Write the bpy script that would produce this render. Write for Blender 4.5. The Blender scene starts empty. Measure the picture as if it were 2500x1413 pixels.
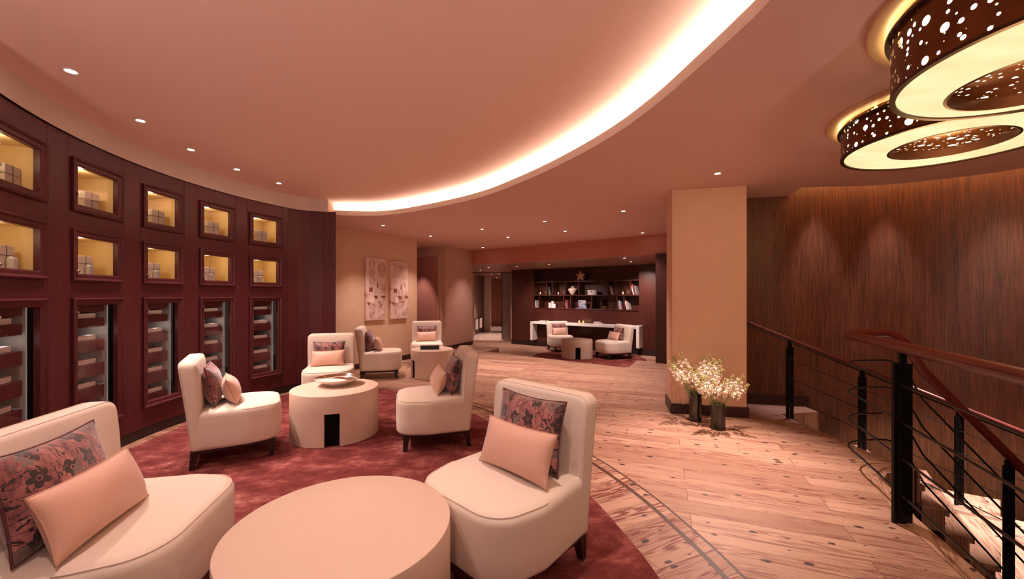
import bpy, bmesh, math, random
from mathutils import Vector, Matrix
from mathutils.geometry import tessellate_polygon
random.seed(7)
PI = math.pi
scene = bpy.context.scene
COL = scene.collection

# ------------------------------------------------------------------ camera, world, exposure
EYE = 1.38            # eye height in metres
FPX = 980.0           # focal length in pixels of the 2500 px frame
K = FPX / 1120.0      # plan depths below were surveyed in another unit; K turns them into metres
cam = bpy.data.cameras.new('camera'); camo = bpy.data.objects.new('camera', cam); COL.objects.link(camo)
camo.location = (0, 0, EYE); camo.rotation_euler = (PI / 2, 0, 0)
cam.sensor_width = 36; cam.lens = FPX * 36 / 2500; cam.shift_y = 13.5 / 2500
cam.clip_start = .05; cam.clip_end = 100
scene.camera = camo
world = bpy.data.worlds.new('world'); scene.world = world; world.use_nodes = True
world.node_tree.nodes['Background'].inputs[0].default_value = (.9, .6, .5, 1)
world.node_tree.nodes['Background'].inputs[1].default_value = 0.02
scene.view_settings.view_transform = 'Standard'; scene.view_settings.look = 'None'
scene.view_settings.exposure = 0.72; scene.view_settings.gamma = 1.0
scene.view_settings.use_curve_mapping = False
scene.cycles.use_denoising = True
scene.cycles.max_bounces = 8; scene.cycles.diffuse_bounces = 5; scene.cycles.transparent_max_bounces = 12
scene.cycles.sample_clamp_indirect = 4.0
scene.cycles.caustics_reflective = False; scene.cycles.caustics_refractive = False
# light colours and powers
WARM = (1.0, .70, .53); PINK = (1.0, .74, .68); COOL = (1.0, .82, .98); AMBER = (1.0, .56, .22)
P_MAIN = 20.0         # recessed downlight, watts
P_COVE = 26.0         # cove strip emission strength

CEIL = 2.615; RAISED = 2.80; SOFFIT = 2.22; SUNK = -.26

def S(x, y): return (x, y * K)
def fl(px, py, z=0.0):
    Y = (EYE - z) * FPX / (py - 720.0); return ((px - 1250) / FPX * Y, Y)
def nrm(v):
    l = math.hypot(v[0], v[1]); return (v[0] / l, v[1] / l)

# ------------------------------------------------------------------ object helpers
def link(o, parent=None):
    COL.objects.link(o)
    if parent: o.parent = parent
    return o
def tag(o, label=None, cat=None, group=None, kind=None):
    if label: o['label'] = label
    if cat: o['category'] = cat
    if group: o['group'] = group
    if kind: o['kind'] = kind
    return o
def thing(name, label, cat, loc=(0, 0, 0), rot=(0, 0, 0), group=None):
    o = bpy.data.objects.new(name, None); link(o)
    o.empty_display_size = .1
    o.location = loc; o.rotation_euler = rot
    return tag(o, label, cat, group)
def struct(o): o['kind'] = 'structure'; return o
def dup(root, label=None, mat=None, group=None):
    r = root.copy(); COL.objects.link(r)
    if label: r['label'] = label
    if group: r['group'] = group
    if mat is not None: r.matrix_world = mat
    def rec(src, dst):
        for ch in src.children:
            c = ch.copy(); COL.objects.link(c); c.parent = dst; rec(ch, c)
    rec(root, r)
    return r

class G:
    """collects shapes, builds one mesh object"""
    def __init__(s): s.v = []; s.f = []; s.m = []; s.uv = {}
    def add(s, vs, fs, m=0, uv=None):
        b = len(s.v); s.v += [tuple(v) for v in vs]
        for i, f in enumerate(fs):
            if uv: s.uv[len(s.f)] = uv[i]
            s.f.append([b + k for k in f]); s.m.append(m)
        return s
    def box(s, x0, y0, z0, x1, y1, z1, M=None, m=0):
        vs = [(x0, y0, z0), (x1, y0, z0), (x1, y1, z0), (x0, y1, z0), (x0, y0, z1), (x1, y0, z1), (x1, y1, z1), (x0, y1, z1)]
        if M: vs = [M @ Vector(v) for v in vs]
        return s.add(vs, [(0, 3, 2, 1), (4, 5, 6, 7), (0, 1, 5, 4), (1, 2, 6, 5), (2, 3, 7, 6), (3, 0, 4, 7)], m)
    def prism(s, poly, z0, z1, m=0, holes=(), top=True, bottom=True):
        loops = [list(poly)] + [list(h) for h in holes]
        tri = tessellate_polygon([[Vector((p[0], p[1], 0)) for p in l] for l in loops])
        flat = [p for l in loops for p in l]; n = len(flat)
        def area(t): a, b, c = (flat[i] for i in t); return (b[0]-a[0])*(c[1]-a[1])-(b[1]-a[1])*(c[0]-a[0])
        tri = [t if area(t) > 0 else t[::-1] for t in tri]
        vs = [(p[0], p[1], z1) for p in flat] + [(p[0], p[1], z0) for p in flat]
        fs = []
        if top: fs += [tuple(t) for t in tri]
        if bottom: fs += [tuple(n + i for i in t[::-1]) for t in tri]
        if abs(z1 - z0) > 1e-6:
            o = 0
            for l in loops:
                k = len(l)
                for i in range(k): j = (i + 1) % k; fs.append((o + i, n + o + i, n + o + j, o + j))
                o += k
        return s.add(vs, fs, m)
    def rings(s, rings, cap=True, closed=True, m=0):
        n = len(rings[0]); vs = [p for r in rings for p in r]; fs = []
        for a in range(len(rings) - 1):
            for i in range(n if closed else n - 1):
                j = (i + 1) % n; fs.append((a * n + i, a * n + j, (a + 1) * n + j, (a + 1) * n + i))
        if cap:
            fs.append(tuple(range(n))[::-1]); b = (len(rings) - 1) * n; fs.append(tuple(b + i for i in range(n)))
        return s.add(vs, fs, m)
    def merge(s, o, m):
        return s.add(o.v, [list(f) for f in o.f], m)
    def lathe(s, prof, n=48, c=(0, 0), m=0, uvs=False):
        vs = []; fs = []; uv = []
        for r, z in prof:
            for i in range(n): a = 2 * PI * i / n; vs.append((c[0] + r * math.cos(a), c[1] + r * math.sin(a), z))
        acc = 0
        for k in range(len(prof) - 1):
            (r0, z0), (r1, z1) = prof[k], prof[k + 1]; d = math.hypot(r1 - r0, z1 - z0)
            for i in range(n):
                j = (i + 1) % n; fs.append((k * n + i, k * n + j, (k + 1) * n + j, (k + 1) * n + i))
                R = max(r0, r1); u0 = 2 * PI * R * i / n; u1 = 2 * PI * R * (i + 1) / n
                uv.append([(u0, acc), (u1, acc), (u1, acc + d), (u0, acc + d)])
            acc += d
        return s.add(vs, fs, m, uv if uvs else None)
    def tube(s, pts, r, n=10, closed=False, m=0, caps=True, flat=None):
        P = [Vector(p) for p in pts]; N = len(P); rg = []
        up = None
        for i, p in enumerate(P):
            if closed: t = P[(i + 1) % N] - P[i - 1]
            else: t = P[min(i + 1, N - 1)] - P[max(i - 1, 0)]
            t.normalize()
            if up is None:
                up = Vector((0, 0, 1)) if abs(t.z) < .9 else Vector((1, 0, 0))
            sd = t.cross(up)
            if sd.length < 1e-6: sd = t.cross(Vector((0, 1, 0)))
            sd.normalize(); u2 = sd.cross(t).normalized(); up = u2
            rr = r[i] if isinstance(r, (list, tuple)) else r
            fx = flat if flat else (1, 1)
            rg.append([p + sd * math.cos(2 * PI * k / n) * rr * fx[0] + u2 * math.sin(2 * PI * k / n) * rr * fx[1] for k in range(n)])
        if closed: rg.append(rg[0])
        return s.rings(rg, cap=caps and not closed, m=m)
    def sphere(s, c, r, n=12, k=8, sc=(1, 1, 1), m=0):
        vs = [(c[0], c[1], c[2] - r * sc[2])]; fs = []
        for a in range(1, k):
            th = PI * a / k
            for i in range(n):
                ph = 2 * PI * i / n
                vs.append((c[0] + r * sc[0] * math.sin(th) * math.cos(ph), c[1] + r * sc[1] * math.sin(th) * math.sin(ph), c[2] - r * sc[2] * math.cos(th)))
        vs.append((c[0], c[1], c[2] + r * sc[2])); L = len(vs) - 1
        for i in range(n):
            j = (i + 1) % n; fs.append((0, 1 + j, 1 + i)); fs.append((L, L - n + i, L - n + j))
            for a in range(k - 2): b = 1 + a * n; fs.append((b + i, b + j, b + n + j, b + n + i))
        return s.add(vs, fs, m)
    def build(s, name, mats, parent=None, smooth=35, bevel=None, fix=True):
        me = bpy.data.meshes.new(name); me.from_pydata(s.v, [], s.f)
        if not isinstance(mats, (list, tuple)): mats = [mats]
        for mt in mats: me.materials.append(mt)
        for p, mi in zip(me.polygons, s.m): p.material_index = mi
        if s.uv:
            ul = me.uv_layers.new(name='UVMap')
            for p in me.polygons:
                if p.index in s.uv:
                    for li, uvc in zip(p.loop_indices, s.uv[p.index]): ul.data[li].uv = uvc
        if fix:
            bm = bmesh.new(); bm.from_mesh(me); bmesh.ops.recalc_face_normals(bm, faces=bm.faces[:]); bm.to_mesh(me); bm.free()
        if smooth:
            me.shade_smooth(); me.set_sharp_from_angle(angle=math.radians(smooth))
        me.update()
        o = bpy.data.objects.new(name, me); link(o, parent)
        if bevel:
            b = o.modifiers.new('bevel', 'BEVEL'); b.width = bevel; b.segments = 2; b.limit_method = 'ANGLE'; b.angle_limit = math.radians(40)
        return o

def spline(pts, k=8, closed=False):
    P = [Vector(p if len(p) == 3 else (p[0], p[1], 0)) for p in pts]; N = len(P); out = []
    rng = range(N if closed else N - 1)
    for i in rng:
        a = P[(i - 1) % N] if (closed or i) else P[0] * 2 - P[1]
        b = P[i]; c = P[(i + 1) % N]
        d = P[(i + 2) % N] if (closed or i + 2 < N) else P[-1] * 2 - P[-2]
        for j in range(k):
            t = j / k
            out.append(.5 * ((2 * b) + (c - a) * t + (2 * a - 5 * b + 4 * c - d) * t * t + (3 * b - a - 3 * c + d) * t ** 3))
    if not closed: out.append(P[-1])
    return out
def xy(L): return [(p[0], p[1]) for p in L]
def offset(pts, d, closed=True):
    """moves a plan polyline sideways by d (to the left of travel)"""
    n = len(pts); out = []
    for i in range(n):
        a = pts[i - 1] if (closed or i) else pts[i]; b = pts[(i + 1) % n] if (closed or i < n - 1) else pts[i]
        t = nrm((b[0] - a[0], b[1] - a[1])); out.append((pts[i][0] - t[1] * d, pts[i][1] + t[0] * d))
    return out
def rpoly(pts, rad, seg=8):
    """polygon with rounded corners"""
    out = []; n = len(pts)
    for i in range(n):
        p = Vector(pts[i]); a = (Vector(pts[i - 1]) - p); b = (Vector(pts[(i + 1) % n]) - p); r = rad[i]
        if r < 1e-5: out.append(tuple(p)); continue
        ua, ub = a.normalized(), b.normalized(); half = ua.angle(ub) / 2; d = r / math.tan(half)
        p0 = p + ua * d; p1 = p + ub * d; c = p + (ua + ub).normalized() * (r / math.sin(half))
        a0 = math.atan2(p0.y - c.y, p0.x - c.x); a1 = math.atan2(p1.y - c.y, p1.x - c.x)
        da = (a1 - a0 + PI) % (2 * PI) - PI
        for k in range(seg + 1): t = a0 + da * k / seg; out.append((c.x + r * math.cos(t), c.y + r * math.sin(t)))
    return out
def frame_mat(p, ux, z=0.0):
    """matrix with local x along ux (plan), local y = ux turned left, z up"""
    ux = nrm(ux)
    return Matrix(((ux[0], -ux[1], 0, p[0]), (ux[1], ux[0], 0, p[1]), (0, 0, 1, z), (0, 0, 0, 1)))

# ------------------------------------------------------------------ materials
def mat(name, col=(.8, .8, .8), rough=.6, metal=0.0, spec=.5, **kw):
    m = bpy.data.materials.new(name); m.use_nodes = True
    b = m.node_tree.nodes['Principled BSDF']
    b.inputs['Base Color'].default_value = (*col, 1); b.inputs['Roughness'].default_value = rough
    b.inputs['Metallic'].default_value = metal; b.inputs['Specular IOR Level'].default_value = spec
    for k, v in kw.items(): b.inputs[k.replace('_', ' ')].default_value = v
    return m
class N:
    """small node helper"""
    def __init__(s, m): s.m = m; s.t = m.node_tree; s.b = s.t.nodes.get('Principled BSDF'); s.out = s.t.nodes['Material Output']
    def n(s, kind, **kw):
        x = s.t.nodes.new('ShaderNode' + kind)
        for k, v in kw.items(): setattr(x, k, v)
        return x
    def l(s, a, b): s.t.links.new(a, b)
    def val(s, inp, v):
        if isinstance(v, (int, float)): inp.default_value = v
        elif isinstance(v, (tuple, list)): inp.default_value = v
        else: s.l(v, inp)
    def math(s, op, a, b=0.0, c=0.0, clamp=False):
        x = s.n('Math', operation=op, use_clamp=clamp); s.val(x.inputs[0], a); s.val(x.inputs[1], b); s.val(x.inputs[2], c); return x.outputs[0]
    def vmath(s, op, a, b=(0, 0, 0)):
        x = s.n('VectorMath', operation=op); s.val(x.inputs[0], a); s.val(x.inputs[1], b); return x.outputs['Value' if op in ('LENGTH', 'DOT_PRODUCT', 'DISTANCE') else 'Vector']
    def mapping(s, vec, scale=(1, 1, 1), rot=(0, 0, 0), loc=(0, 0, 0)):
        x = s.n('Mapping'); s.l(vec, x.inputs[0]); x.inputs['Scale'].default_value = scale; x.inputs['Rotation'].default_value = rot; x.inputs['Location'].default_value = loc; return x.outputs[0]
    def coord(s, k='Object'): return s.n('TexCoord').outputs[k]
    def noise(s, vec, scale=5, detail=3, rough=.5, dist=0.0, out='Fac'):
        x = s.n('TexNoise'); s.l(vec, x.inputs['Vector']); x.inputs['Scale'].default_value = scale; x.inputs['Detail'].default_value = detail
        x.inputs['Roughness'].default_value = rough; x.inputs['Distortion'].default_value = dist; return x.outputs[out]
    def ramp(s, fac, stops):
        x = s.n('ValToRGB'); s.l(fac, x.inputs[0]); e = x.color_ramp.elements
        while len(e) > 1: e.remove(e[-1])
        e[0].position = stops[0][0]; e[0].color = (*stops[0][1], 1) if len(stops[0][1]) == 3 else stops[0][1]
        for p, c in stops[1:]: q = e.new(p); q.color = (*c, 1)
        return x.outputs[0]
    def mix(s, f, a, b, blend='MIX'):
        x = s.n('Mix', data_type='RGBA', blend_type=blend); s.val(x.inputs[0], f)
        for i, v in ((6, a), (7, b)):
            if isinstance(v, tuple): x.inputs[i].default_value = (*v, 1) if len(v) == 3 else v
            else: s.l(v, x.inputs[i])
        return x.outputs[2]
    def base(s, c): s.l(c, s.b.inputs['Base Color'])
    def bump(s, h, strength=.3, dist=.01):
        x = s.n('Bump'); s.l(h, x.inputs['Height']); x.inputs['Strength'].default_value = strength; x.inputs['Distance'].default_value = dist
        s.l(x.outputs[0], s.b.inputs['Normal'])
def g3(v): return (v, v, v)

def m_paint(name, col, var=.04, scale=3, bump=.0, rough=.7):
    m = mat(name, col, rough, spec=.25); n = N(m); c = n.coord()
    f = n.noise(c, scale, 4); n.base(n.mix(f, tuple(x * (1 - var) for x in col), tuple(min(1, x * (1 + var)) for x in col)))
    if bump: n.bump(n.noise(c, 90, 3), bump, .004)
    return m
def m_grain(name, dark, light, rough=.35, along='Z', fine=160, spec=.5, weave=0.0):
    m = mat(name, dark, rough, spec=spec); n = N(m); c = n.coord()
    sc = {'Z': (1, 1, .03), 'X': (.03, 1, 1), 'Y': (1, .03, 1)}[along]
    v = n.mapping(c, sc)
    a = n.noise(v, fine, 3, .6); b = n.noise(v, fine * .12, 2, .5)
    f = n.math('ADD', n.math('MULTIPLY', a, .75), n.math('MULTIPLY', b, .25))
    f = n.math('MULTIPLY_ADD', f, 2.2, -.6, clamp=True)
    n.base(n.mix(f, dark, light))
    h = a
    if weave:
        w = n.noise(n.mapping(c, (.05, .05, 1)), 260, 2)
        h = n.math('ADD', a, n.math('MULTIPLY', w, weave))
        n.l(n.math('MULTIPLY_ADD', w, .25, rough - .12), n.b.inputs['Roughness'])
    n.bump(h, .12, .002)
    return m
M = {}
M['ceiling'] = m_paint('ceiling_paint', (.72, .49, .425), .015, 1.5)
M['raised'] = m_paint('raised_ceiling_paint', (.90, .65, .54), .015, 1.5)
M['band'] = m_paint('band_paint', (.62, .52, .45), .02)
M['wallpaper'] = m_paint('beige_wallpaper', (.66, .45, .30), .10, 9, .15)
M['wallpaper2'] = m_paint('rose_wallpaper', (.60, .38, .29), .07, 7, .12)
M['column'] = m_paint('column_plaster', (.73, .48, .34), .08, 6, .12)
M['doorpink'] = m_grain('pink_panel', (.42, .17, .13), (.50, .22, .17), .35, 'Z', 60)
M['cabinet'] = m_grain('mahogany', (.048, .008, .010), (.125, .023, .026), .42, 'Z', 170, .4)
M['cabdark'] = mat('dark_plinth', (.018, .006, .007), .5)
M['farwood'] = m_grain('far_dark_wood', (.036, .008, .005), (.082, .020, .012), .34, 'Z', 60)
M['pillar'] = m_grain('pillar_wood', (.028, .006, .005), (.045, .010, .008), .4, 'Z', 60)
M['beam'] = m_grain('beam_wood', (.44, .16, .10), (.54, .22, .15), .45, 'X', 60)
M['skirt'] = mat('dark_skirting', (.035, .010, .010), .4)
M['woodwall'] = m_grain('striated_wood', (.026, .009, .004), (.225, .078, .030), .42, 'Z', 120, .5, .8)
M['metal'] = mat('black_metal', (.012, .011, .012), .38, .6)
M['steelrod'] = mat('dark_rod', (.035, .030, .030), .3, .8)
M['handrail'] = m_grain('handrail_wood', (.085, .012, .010), (.13, .022, .016), .28, 'X', 30)
M['white'] = mat('white_lacquer', (.78, .74, .70), .4)
M['whitebox'] = mat('white_box', (.80, .78, .77), .5)
M['greyside'] = mat('grey_side', (.50, .48, .47), .5)
M['legwood'] = mat('dark_leg_wood', (.020, .008, .008), .35)
M['black'] = mat('black', (.008, .006, .006), .5)
M['chrome'] = mat('chrome', (.7, .68, .66), .2, 1.0)
M['niche'] = m_paint('niche_cream', (.74, .55, .27), .03)
M['table'] = m_paint('beige_leather', (.61, .45, .345), .03, 12, .05, .45)
M['soffit'] = m_paint('brown_soffit', (.36, .18, .12), .03, 2, 0, .35)
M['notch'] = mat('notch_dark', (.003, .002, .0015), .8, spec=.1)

def m_fabric():
    m = mat('cream_fabric', (.74, .60, .50), .85, spec=.15, Sheen_Weight=.25); n = N(m); c = n.coord()
    f = n.noise(c, 260, 3, .7); n.base(n.mix(f, (.67, .56, .45), (.77, .665, .55))); n.bump(f, .35, .002); return m
M['fabric'] = m_fabric()
M['piping'] = mat('fabric_seam', (.68, .55, .46), .8, spec=.1)
def m_plain():
    m = mat('peach_silk', (.70, .43, .30), .5, spec=.35, Sheen_Weight=.3); n = N(m); c = n.coord()
    f = n.noise(n.mapping(c, (1, 1, 14)), 30, 3, .6); g = n.noise(n.mapping(c, (1.5, 1, 30)), 60, 2)
    n.base(n.mix(n.math('ADD', n.math('MULTIPLY', f, .5), n.math('MULTIPLY', g, .5)), (.56, .31, .22), (.72, .45, .34))); n.bump(g, .25, .002); return m
M['plain'] = m_plain()
M['plainpipe'] = mat('peach_piping', (.50, .29, .19), .5)
M['floralpipe'] = mat('burgundy_piping', (.09, .025, .025), .6)
def m_floral():
    m = mat('floral_velvet', (.4, .15, .15), .55, spec=.3, Sheen_Weight=.5); n = N(m); c = n.coord()
    # velvet ground, rose with paler patches
    f = n.noise(n.mapping(c, (1, 1, .45)), 13, 5, .65, .4)
    g = n.noise(n.mapping(c, (1, 1, .3)), 90, 2)
    f = n.math('MULTIPLY_ADD', n.math('ADD', f, n.math('MULTIPLY', n.math('SUBTRACT', g, .5), .25)), 3.2, -1.1, clamp=True)
    ground = n.mix(f, (.085, .015, .020), (.46, .175, .15))
    # flowers: one per voronoi cell, five petals by polar angle
    x = n.n('TexVoronoi', voronoi_dimensions='2D', feature='F1'); x.inputs['Randomness'].default_value = .55
    sep0 = n.n('SeparateXYZ'); n.l(c, sep0.inputs[0]); comb = n.n('CombineXYZ'); n.l(sep0.outputs[0], comb.inputs[0]); n.l(sep0.outputs[2], comb.inputs[1])
    uv = n.vmath('SCALE', comb.outputs[0]); uv.node.inputs['Scale'].default_value = 1.0
    n.l(uv, x.inputs['Vector']); x.inputs['Scale'].default_value = 9.0
    d = n.vmath('SUBTRACT', uv, x.outputs['Position']); s2 = n.n('SeparateXYZ'); n.l(d, s2.inputs[0])
    ang = n.math('ARCTAN2', s2.outputs[1], s2.outputs[0]); r = n.vmath('LENGTH', d)
    pet = n.math('ABSOLUTE', n.math('COSINE', n.math('MULTIPLY', ang, 2.5)))
    lim = n.math('MULTIPLY_ADD', pet, .016, .020)
    fl_ = n.math('LESS_THAN', r, lim)
    vein = n.math('GREATER_THAN', n.math('ABSOLUTE', n.math('SUBTRACT', r, .0085)), .0018)
    fl_ = n.math('MULTIPLY', fl_, vein)
    # vines and leaves
    w = n.noise(uv, 16, 2, .5, 1.6); band = n.math('LESS_THAN', n.math('ABSOLUTE', n.math('SUBTRACT', w, .5)), .018)
    lv = n.noise(uv, 34, 1, .5, .9); leaf = n.math('GREATER_THAN', lv, .60)
    lv2 = n.math('LESS_THAN', n.math('ABSOLUTE', n.math('SUBTRACT', w, .5)), .075); leaf = n.math('MULTIPLY', leaf, lv2)
    dark = n.math('MAXIMUM', n.math('MAXIMUM', fl_, band), leaf)
    tone = n.noise(uv, 7, 1); dcol = n.mix(n.math('GREATER_THAN', tone, .56), (.026, .013, .010), (.15, .11, .095))
    n.base(n.mix(dark, ground, dcol)); n.l(n.math('MULTIPLY_ADD', dark, -.15, .6), n.b.inputs['Roughness'])
    n.bump(n.math('SUBTRACT', 1.0, dark), .3, .002)
    return m
M['floral'] = m_floral()
def m_rug():
    m = mat('wine_rug', (.2, .05, .05), .95, spec=.05); n = N(m); c = n.coord()
    a = n.noise(n.mapping(c, (1, 1.5, 1)), 3.6, 9, .74, .25); b = n.noise(c, 130, 2, .8)
    f = n.math('ADD', a, n.math('MULTIPLY', n.math('SUBTRACT', b, .5), .16))
    n.base(n.ramp(f, [(.34, (.095, .020, .019)), (.50, (.165, .040, .036)), (.60, (.26, .082, .070)), (.70, (.45, .20, .165))]))
    n.bump(b, .5, .006); return m
M['rug'] = m_rug()
def m_planks(name, ang, u0, v0, tint=1.0, figure=1.0):
    """rough-sawn pine boards: board pattern, growth-ring grain, knots"""
    m = mat(name, (.5, .35, .25), .42, spec=.35); n = N(m); c = n.coord()
    v = n.mapping(c, (1, 1, 1), (0, 0, ang)); v = n.mapping(v, (1, 1, 1), (0, 0, 0), (u0, v0, 0))
    br = n.n('TexBrick'); n.l(v, br.inputs['Vector'])
    br.inputs['Color1'].default_value = (0, 0, 0, 1); br.inputs['Color2'].default_value = (1, 1, 1, 1); br.inputs['Mortar'].default_value = (.5, .5, .5, 1)
    br.inputs['Scale'].default_value = 1.0; br.inputs['Mortar Size'].default_value = .0022; br.inputs['Mortar Smooth'].default_value = .3
    br.inputs['Brick Width'].default_value = 1.7; br.inputs['Row Height'].default_value = .177; br.offset = .5; br.offset_frequency = 2
    rnd = br.outputs['Color']; gap = br.outputs['Fac']
    # per-row shift so neighbouring boards have their own grain
    sp = n.n('SeparateXYZ'); n.l(v, sp.inputs[0])
    sr = n.n('SeparateColor'); n.l(rnd, sr.inputs[0])
    cb = n.n('CombineXYZ'); n.l(sp.outputs[0], cb.inputs[0]); n.l(sp.outputs[1], cb.inputs[1]); n.l(n.math('MULTIPLY', sr.outputs[0], 37.0), cb.inputs[2])
    gv = n.mapping(cb.outputs[0], (.42, 5.2, 1))
    fld = n.noise(gv, 1.5, 3, .55, .25)
    ring = n.math('SINE', n.math('MULTIPLY', fld, 105.0))
    wide = n.noise(n.mapping(cb.outputs[0], (.8, 6, 1)), 1.4, 2)
    figmask = n.math('MULTIPLY_ADD', wide, 5.0, -1.85, clamp=True)
    ringl = n.math('MULTIPLY', n.math('MULTIPLY_ADD', ring, .5, .5), n.math('MULTIPLY', figmask, .85 * figure))
    fine = n.noise(n.mapping(cb.outputs[0], (2, 90, 1)), 2.0, 3, .6)
    base = n.mix(sr.outputs[0], (.34 * tint, .195 * tint, .125 * tint), (.54 * tint, .345 * tint, .235 * tint))
    base = n.mix(n.math('MULTIPLY_ADD', fine, .7, -.1, clamp=True), base, (.33 * tint, .165 * tint, .10 * tint))
    base = n.mix(n.math('POWER', ringl, 1.6), base, (.17, .045, .03))
    # resin streaks
    st = n.noise(n.mapping(cb.outputs[0], (1.3, 55, 1)), 2.4, 3, .5)
    base = n.mix(n.math('MULTIPLY_ADD', st, 12.0, -7.3, clamp=True), base, (.20, .065, .045))
    # knots
    vo = n.n('TexVoronoi', feature='F1', voronoi_dimensions='2D'); n.l(n.mapping(v, (5.0, 10.0, 1)), vo.inputs['Vector']); vo.inputs['Scale'].default_value = 1.0
    sc_ = n.n('SeparateColor'); n.l(vo.outputs['Color'], sc_.inputs[0])
    rad = n.math('MULTIPLY_ADD', n.math('POWER', sc_.outputs[0], 1.9), .18, -.014)
    rag = n.noise(v, 60, 2); dist_ = n.math('ADD', vo.outputs['Distance'], n.math('MULTIPLY', n.math('SUBTRACT', rag, .5), .11))
    kn = n.math('MULTIPLY', n.math('SUBTRACT', rad, dist_), 26.0, clamp=True)
    base = n.mix(kn, base, (.050, .028, .022))
    base = n.mix(n.math('MULTIPLY', gap, .85), base, (.10, .05, .03))
    n.base(base)
    saw = n.noise(n.mapping(v, (170, 3, 1)), 1.0, 2)
    h = n.math('ADD', n.math('MULTIPLY', fine, .5), n.math('MULTIPLY', saw, .4)); h = n.math('SUBTRACT', h, n.math('MULTIPLY', gap, 1.0)); h = n.math('SUBTRACT', h, n.math('MULTIPLY', kn, .3))
    n.bump(h, .35, .004)
    n.l(n.math('MULTIPLY_ADD', fine, .25, .32), n.b.inputs['Roughness'])
    return m
M['planks'] = m_planks('pine_planks', math.radians(20), -.189 + .85, -.108)
M['planks_in'] = m_planks('pine_planks_ring', math.radians(-24), .2, .05, 1.0, 1.6)
M['inlay'] = mat('dark_inlay', (.075, .030, .016), .4)
M['step'] = m_planks('step_pine', math.radians(-55), 0, .3, .95)
M['tile'] = mat('polished_tile', (.45, .34, .28), .12)
def m_glass(name='clear_glass', tint=(1, 1, 1), refl=1.0):
    m = bpy.data.materials.new(name); m.use_nodes = True; n = N(m); n.t.nodes.remove(n.b)
    tr = n.n('BsdfTransparent'); tr.inputs[0].default_value = (*tint, 1); gl = n.n('BsdfGlossy'); gl.inputs['Roughness'].default_value = .02
    ge = n.n('NewGeometry'); cth = n.math('ABSOLUTE', n.vmath('DOT_PRODUCT', ge.outputs['Incoming'], ge.outputs['Normal']))
    fr = n.math('MULTIPLY_ADD', n.math('POWER', n.math('SUBTRACT', 1.0, cth, clamp=True), 5.0), .95, .045); mx = n.n('MixShader'); n.l(n.math('MULTIPLY', fr, refl, clamp=True), mx.inputs[0]); n.l(tr.outputs[0], mx.inputs[1]); n.l(gl.outputs[0], mx.inputs[2])
    n.l(mx.outputs[0], n.out.inputs[0]); return m
M['glass'] = m_glass(); M['glass2'] = m_glass('vessel_glass', (.86, .84, .80), 1.1)
def m_emit(name, col, st):
    m = bpy.data.materials.new(name); m.use_nodes = True; n = N(m); n.t.nodes.remove(n.b)
    e = n.n('Emission'); e.inputs[0].default_value = (*col, 1); e.inputs[1].default_value = st; n.l(e.outputs[0], n.out.inputs[0]); return m
M['lens'] = m_emit('lamp_lens', (1, .88, .80), 30)
M['cove'] = m_emit('cove_strip', (1, .84, .70), P_COVE)
M['amber'] = m_emit('amber_strip', (1, .46, .16), 15)
M['puck'] = m_emit('puck_light', (1, .86, .62), 8)
M['linelight'] = m_emit('strip_light', (1, .90, .80), .11)
def m_diffuser():
    m = bpy.data.materials.new('cream_diffuser'); m.use_nodes = True; n = N(m); n.t.nodes.remove(n.b)
    c = n.coord(); f = n.noise(n.mapping(c, (.6, 1.6, 1)), 4, 3)
    e = n.n('Emission'); n.l(n.mix(f, (1, .80, .36), (1, .88, .52)), e.inputs[0]); n.l(n.math('MULTIPLY_ADD', f, .30, .50), e.inputs[1]); n.l(e.outputs[0], n.out.inputs[0]); return m
M['diffuser'] = m_diffuser()
M['upstrip'] = m_emit('up_strip', (1, .74, .40), 8)
M['lamplining'] = m_emit('lamp_lining', (1, .84, .55), 1.8)
def m_perf(name, uvmap, sc):
    """bronze sheet with round punched holes of two sizes"""
    m = mat(name, (.13, .045, .014), .32, .85); n = N(m)
    c = n.coord('UV' if uvmap else 'Object'); c = n.mapping(c, (1, 1, 0))
    holes = None
    for s_, k in ((sc, .31), (sc * 2.1, .27)):
        v = n.n('TexVoronoi', voronoi_dimensions='2D', feature='F1'); n.l(c, v.inputs['Vector']); v.inputs['Scale'].default_value = s_; v.inputs['Randomness'].default_value = .7
        q = n.n('SeparateColor'); n.l(v.outputs['Color'], q.inputs[0])
        rad = n.math('MULTIPLY', n.math('POWER', q.outputs[0], .9), k)
        rad = n.math('MULTIPLY', rad, n.math('GREATER_THAN', q.outputs[1], .30 if s_ == sc else .5))
        h = n.math('LESS_THAN', v.outputs['Distance'], rad)
        holes = h if holes is None else n.math('MAXIMUM', holes, h)
    f = n.noise(n.coord(), 9, 3); n.base(n.mix(f, (.085, .028, .008), (.26, .10, .03)))
    tr = n.n('BsdfTransparent'); mx = n.n('MixShader'); n.l(holes, mx.inputs[0]); n.l(n.b.outputs[0], mx.inputs[1]); n.l(tr.outputs[0], mx.inputs[2]); n.l(mx.outputs[0], n.out.inputs[0])
    return m
M['perf'] = m_perf('perforated_bronze', True, 13.0); M['perfdisc'] = m_perf('perforated_bronze_disc', False, 15.0)
M['bronze'] = mat('bronze_edge', (.055, .022, .010), .4, .7)
M['green'] = mat('stem_green', (.16, .24, .05), .5); M['leafdark'] = mat('leaf_wrap', (.007, .015, .004), .6, spec=.15)
M['petal'] = mat('cream_petal', (.90, .80, .62), .6, Subsurface_Weight=.0); M['bud'] = mat('green_bud', (.50, .50, .16), .6)

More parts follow.
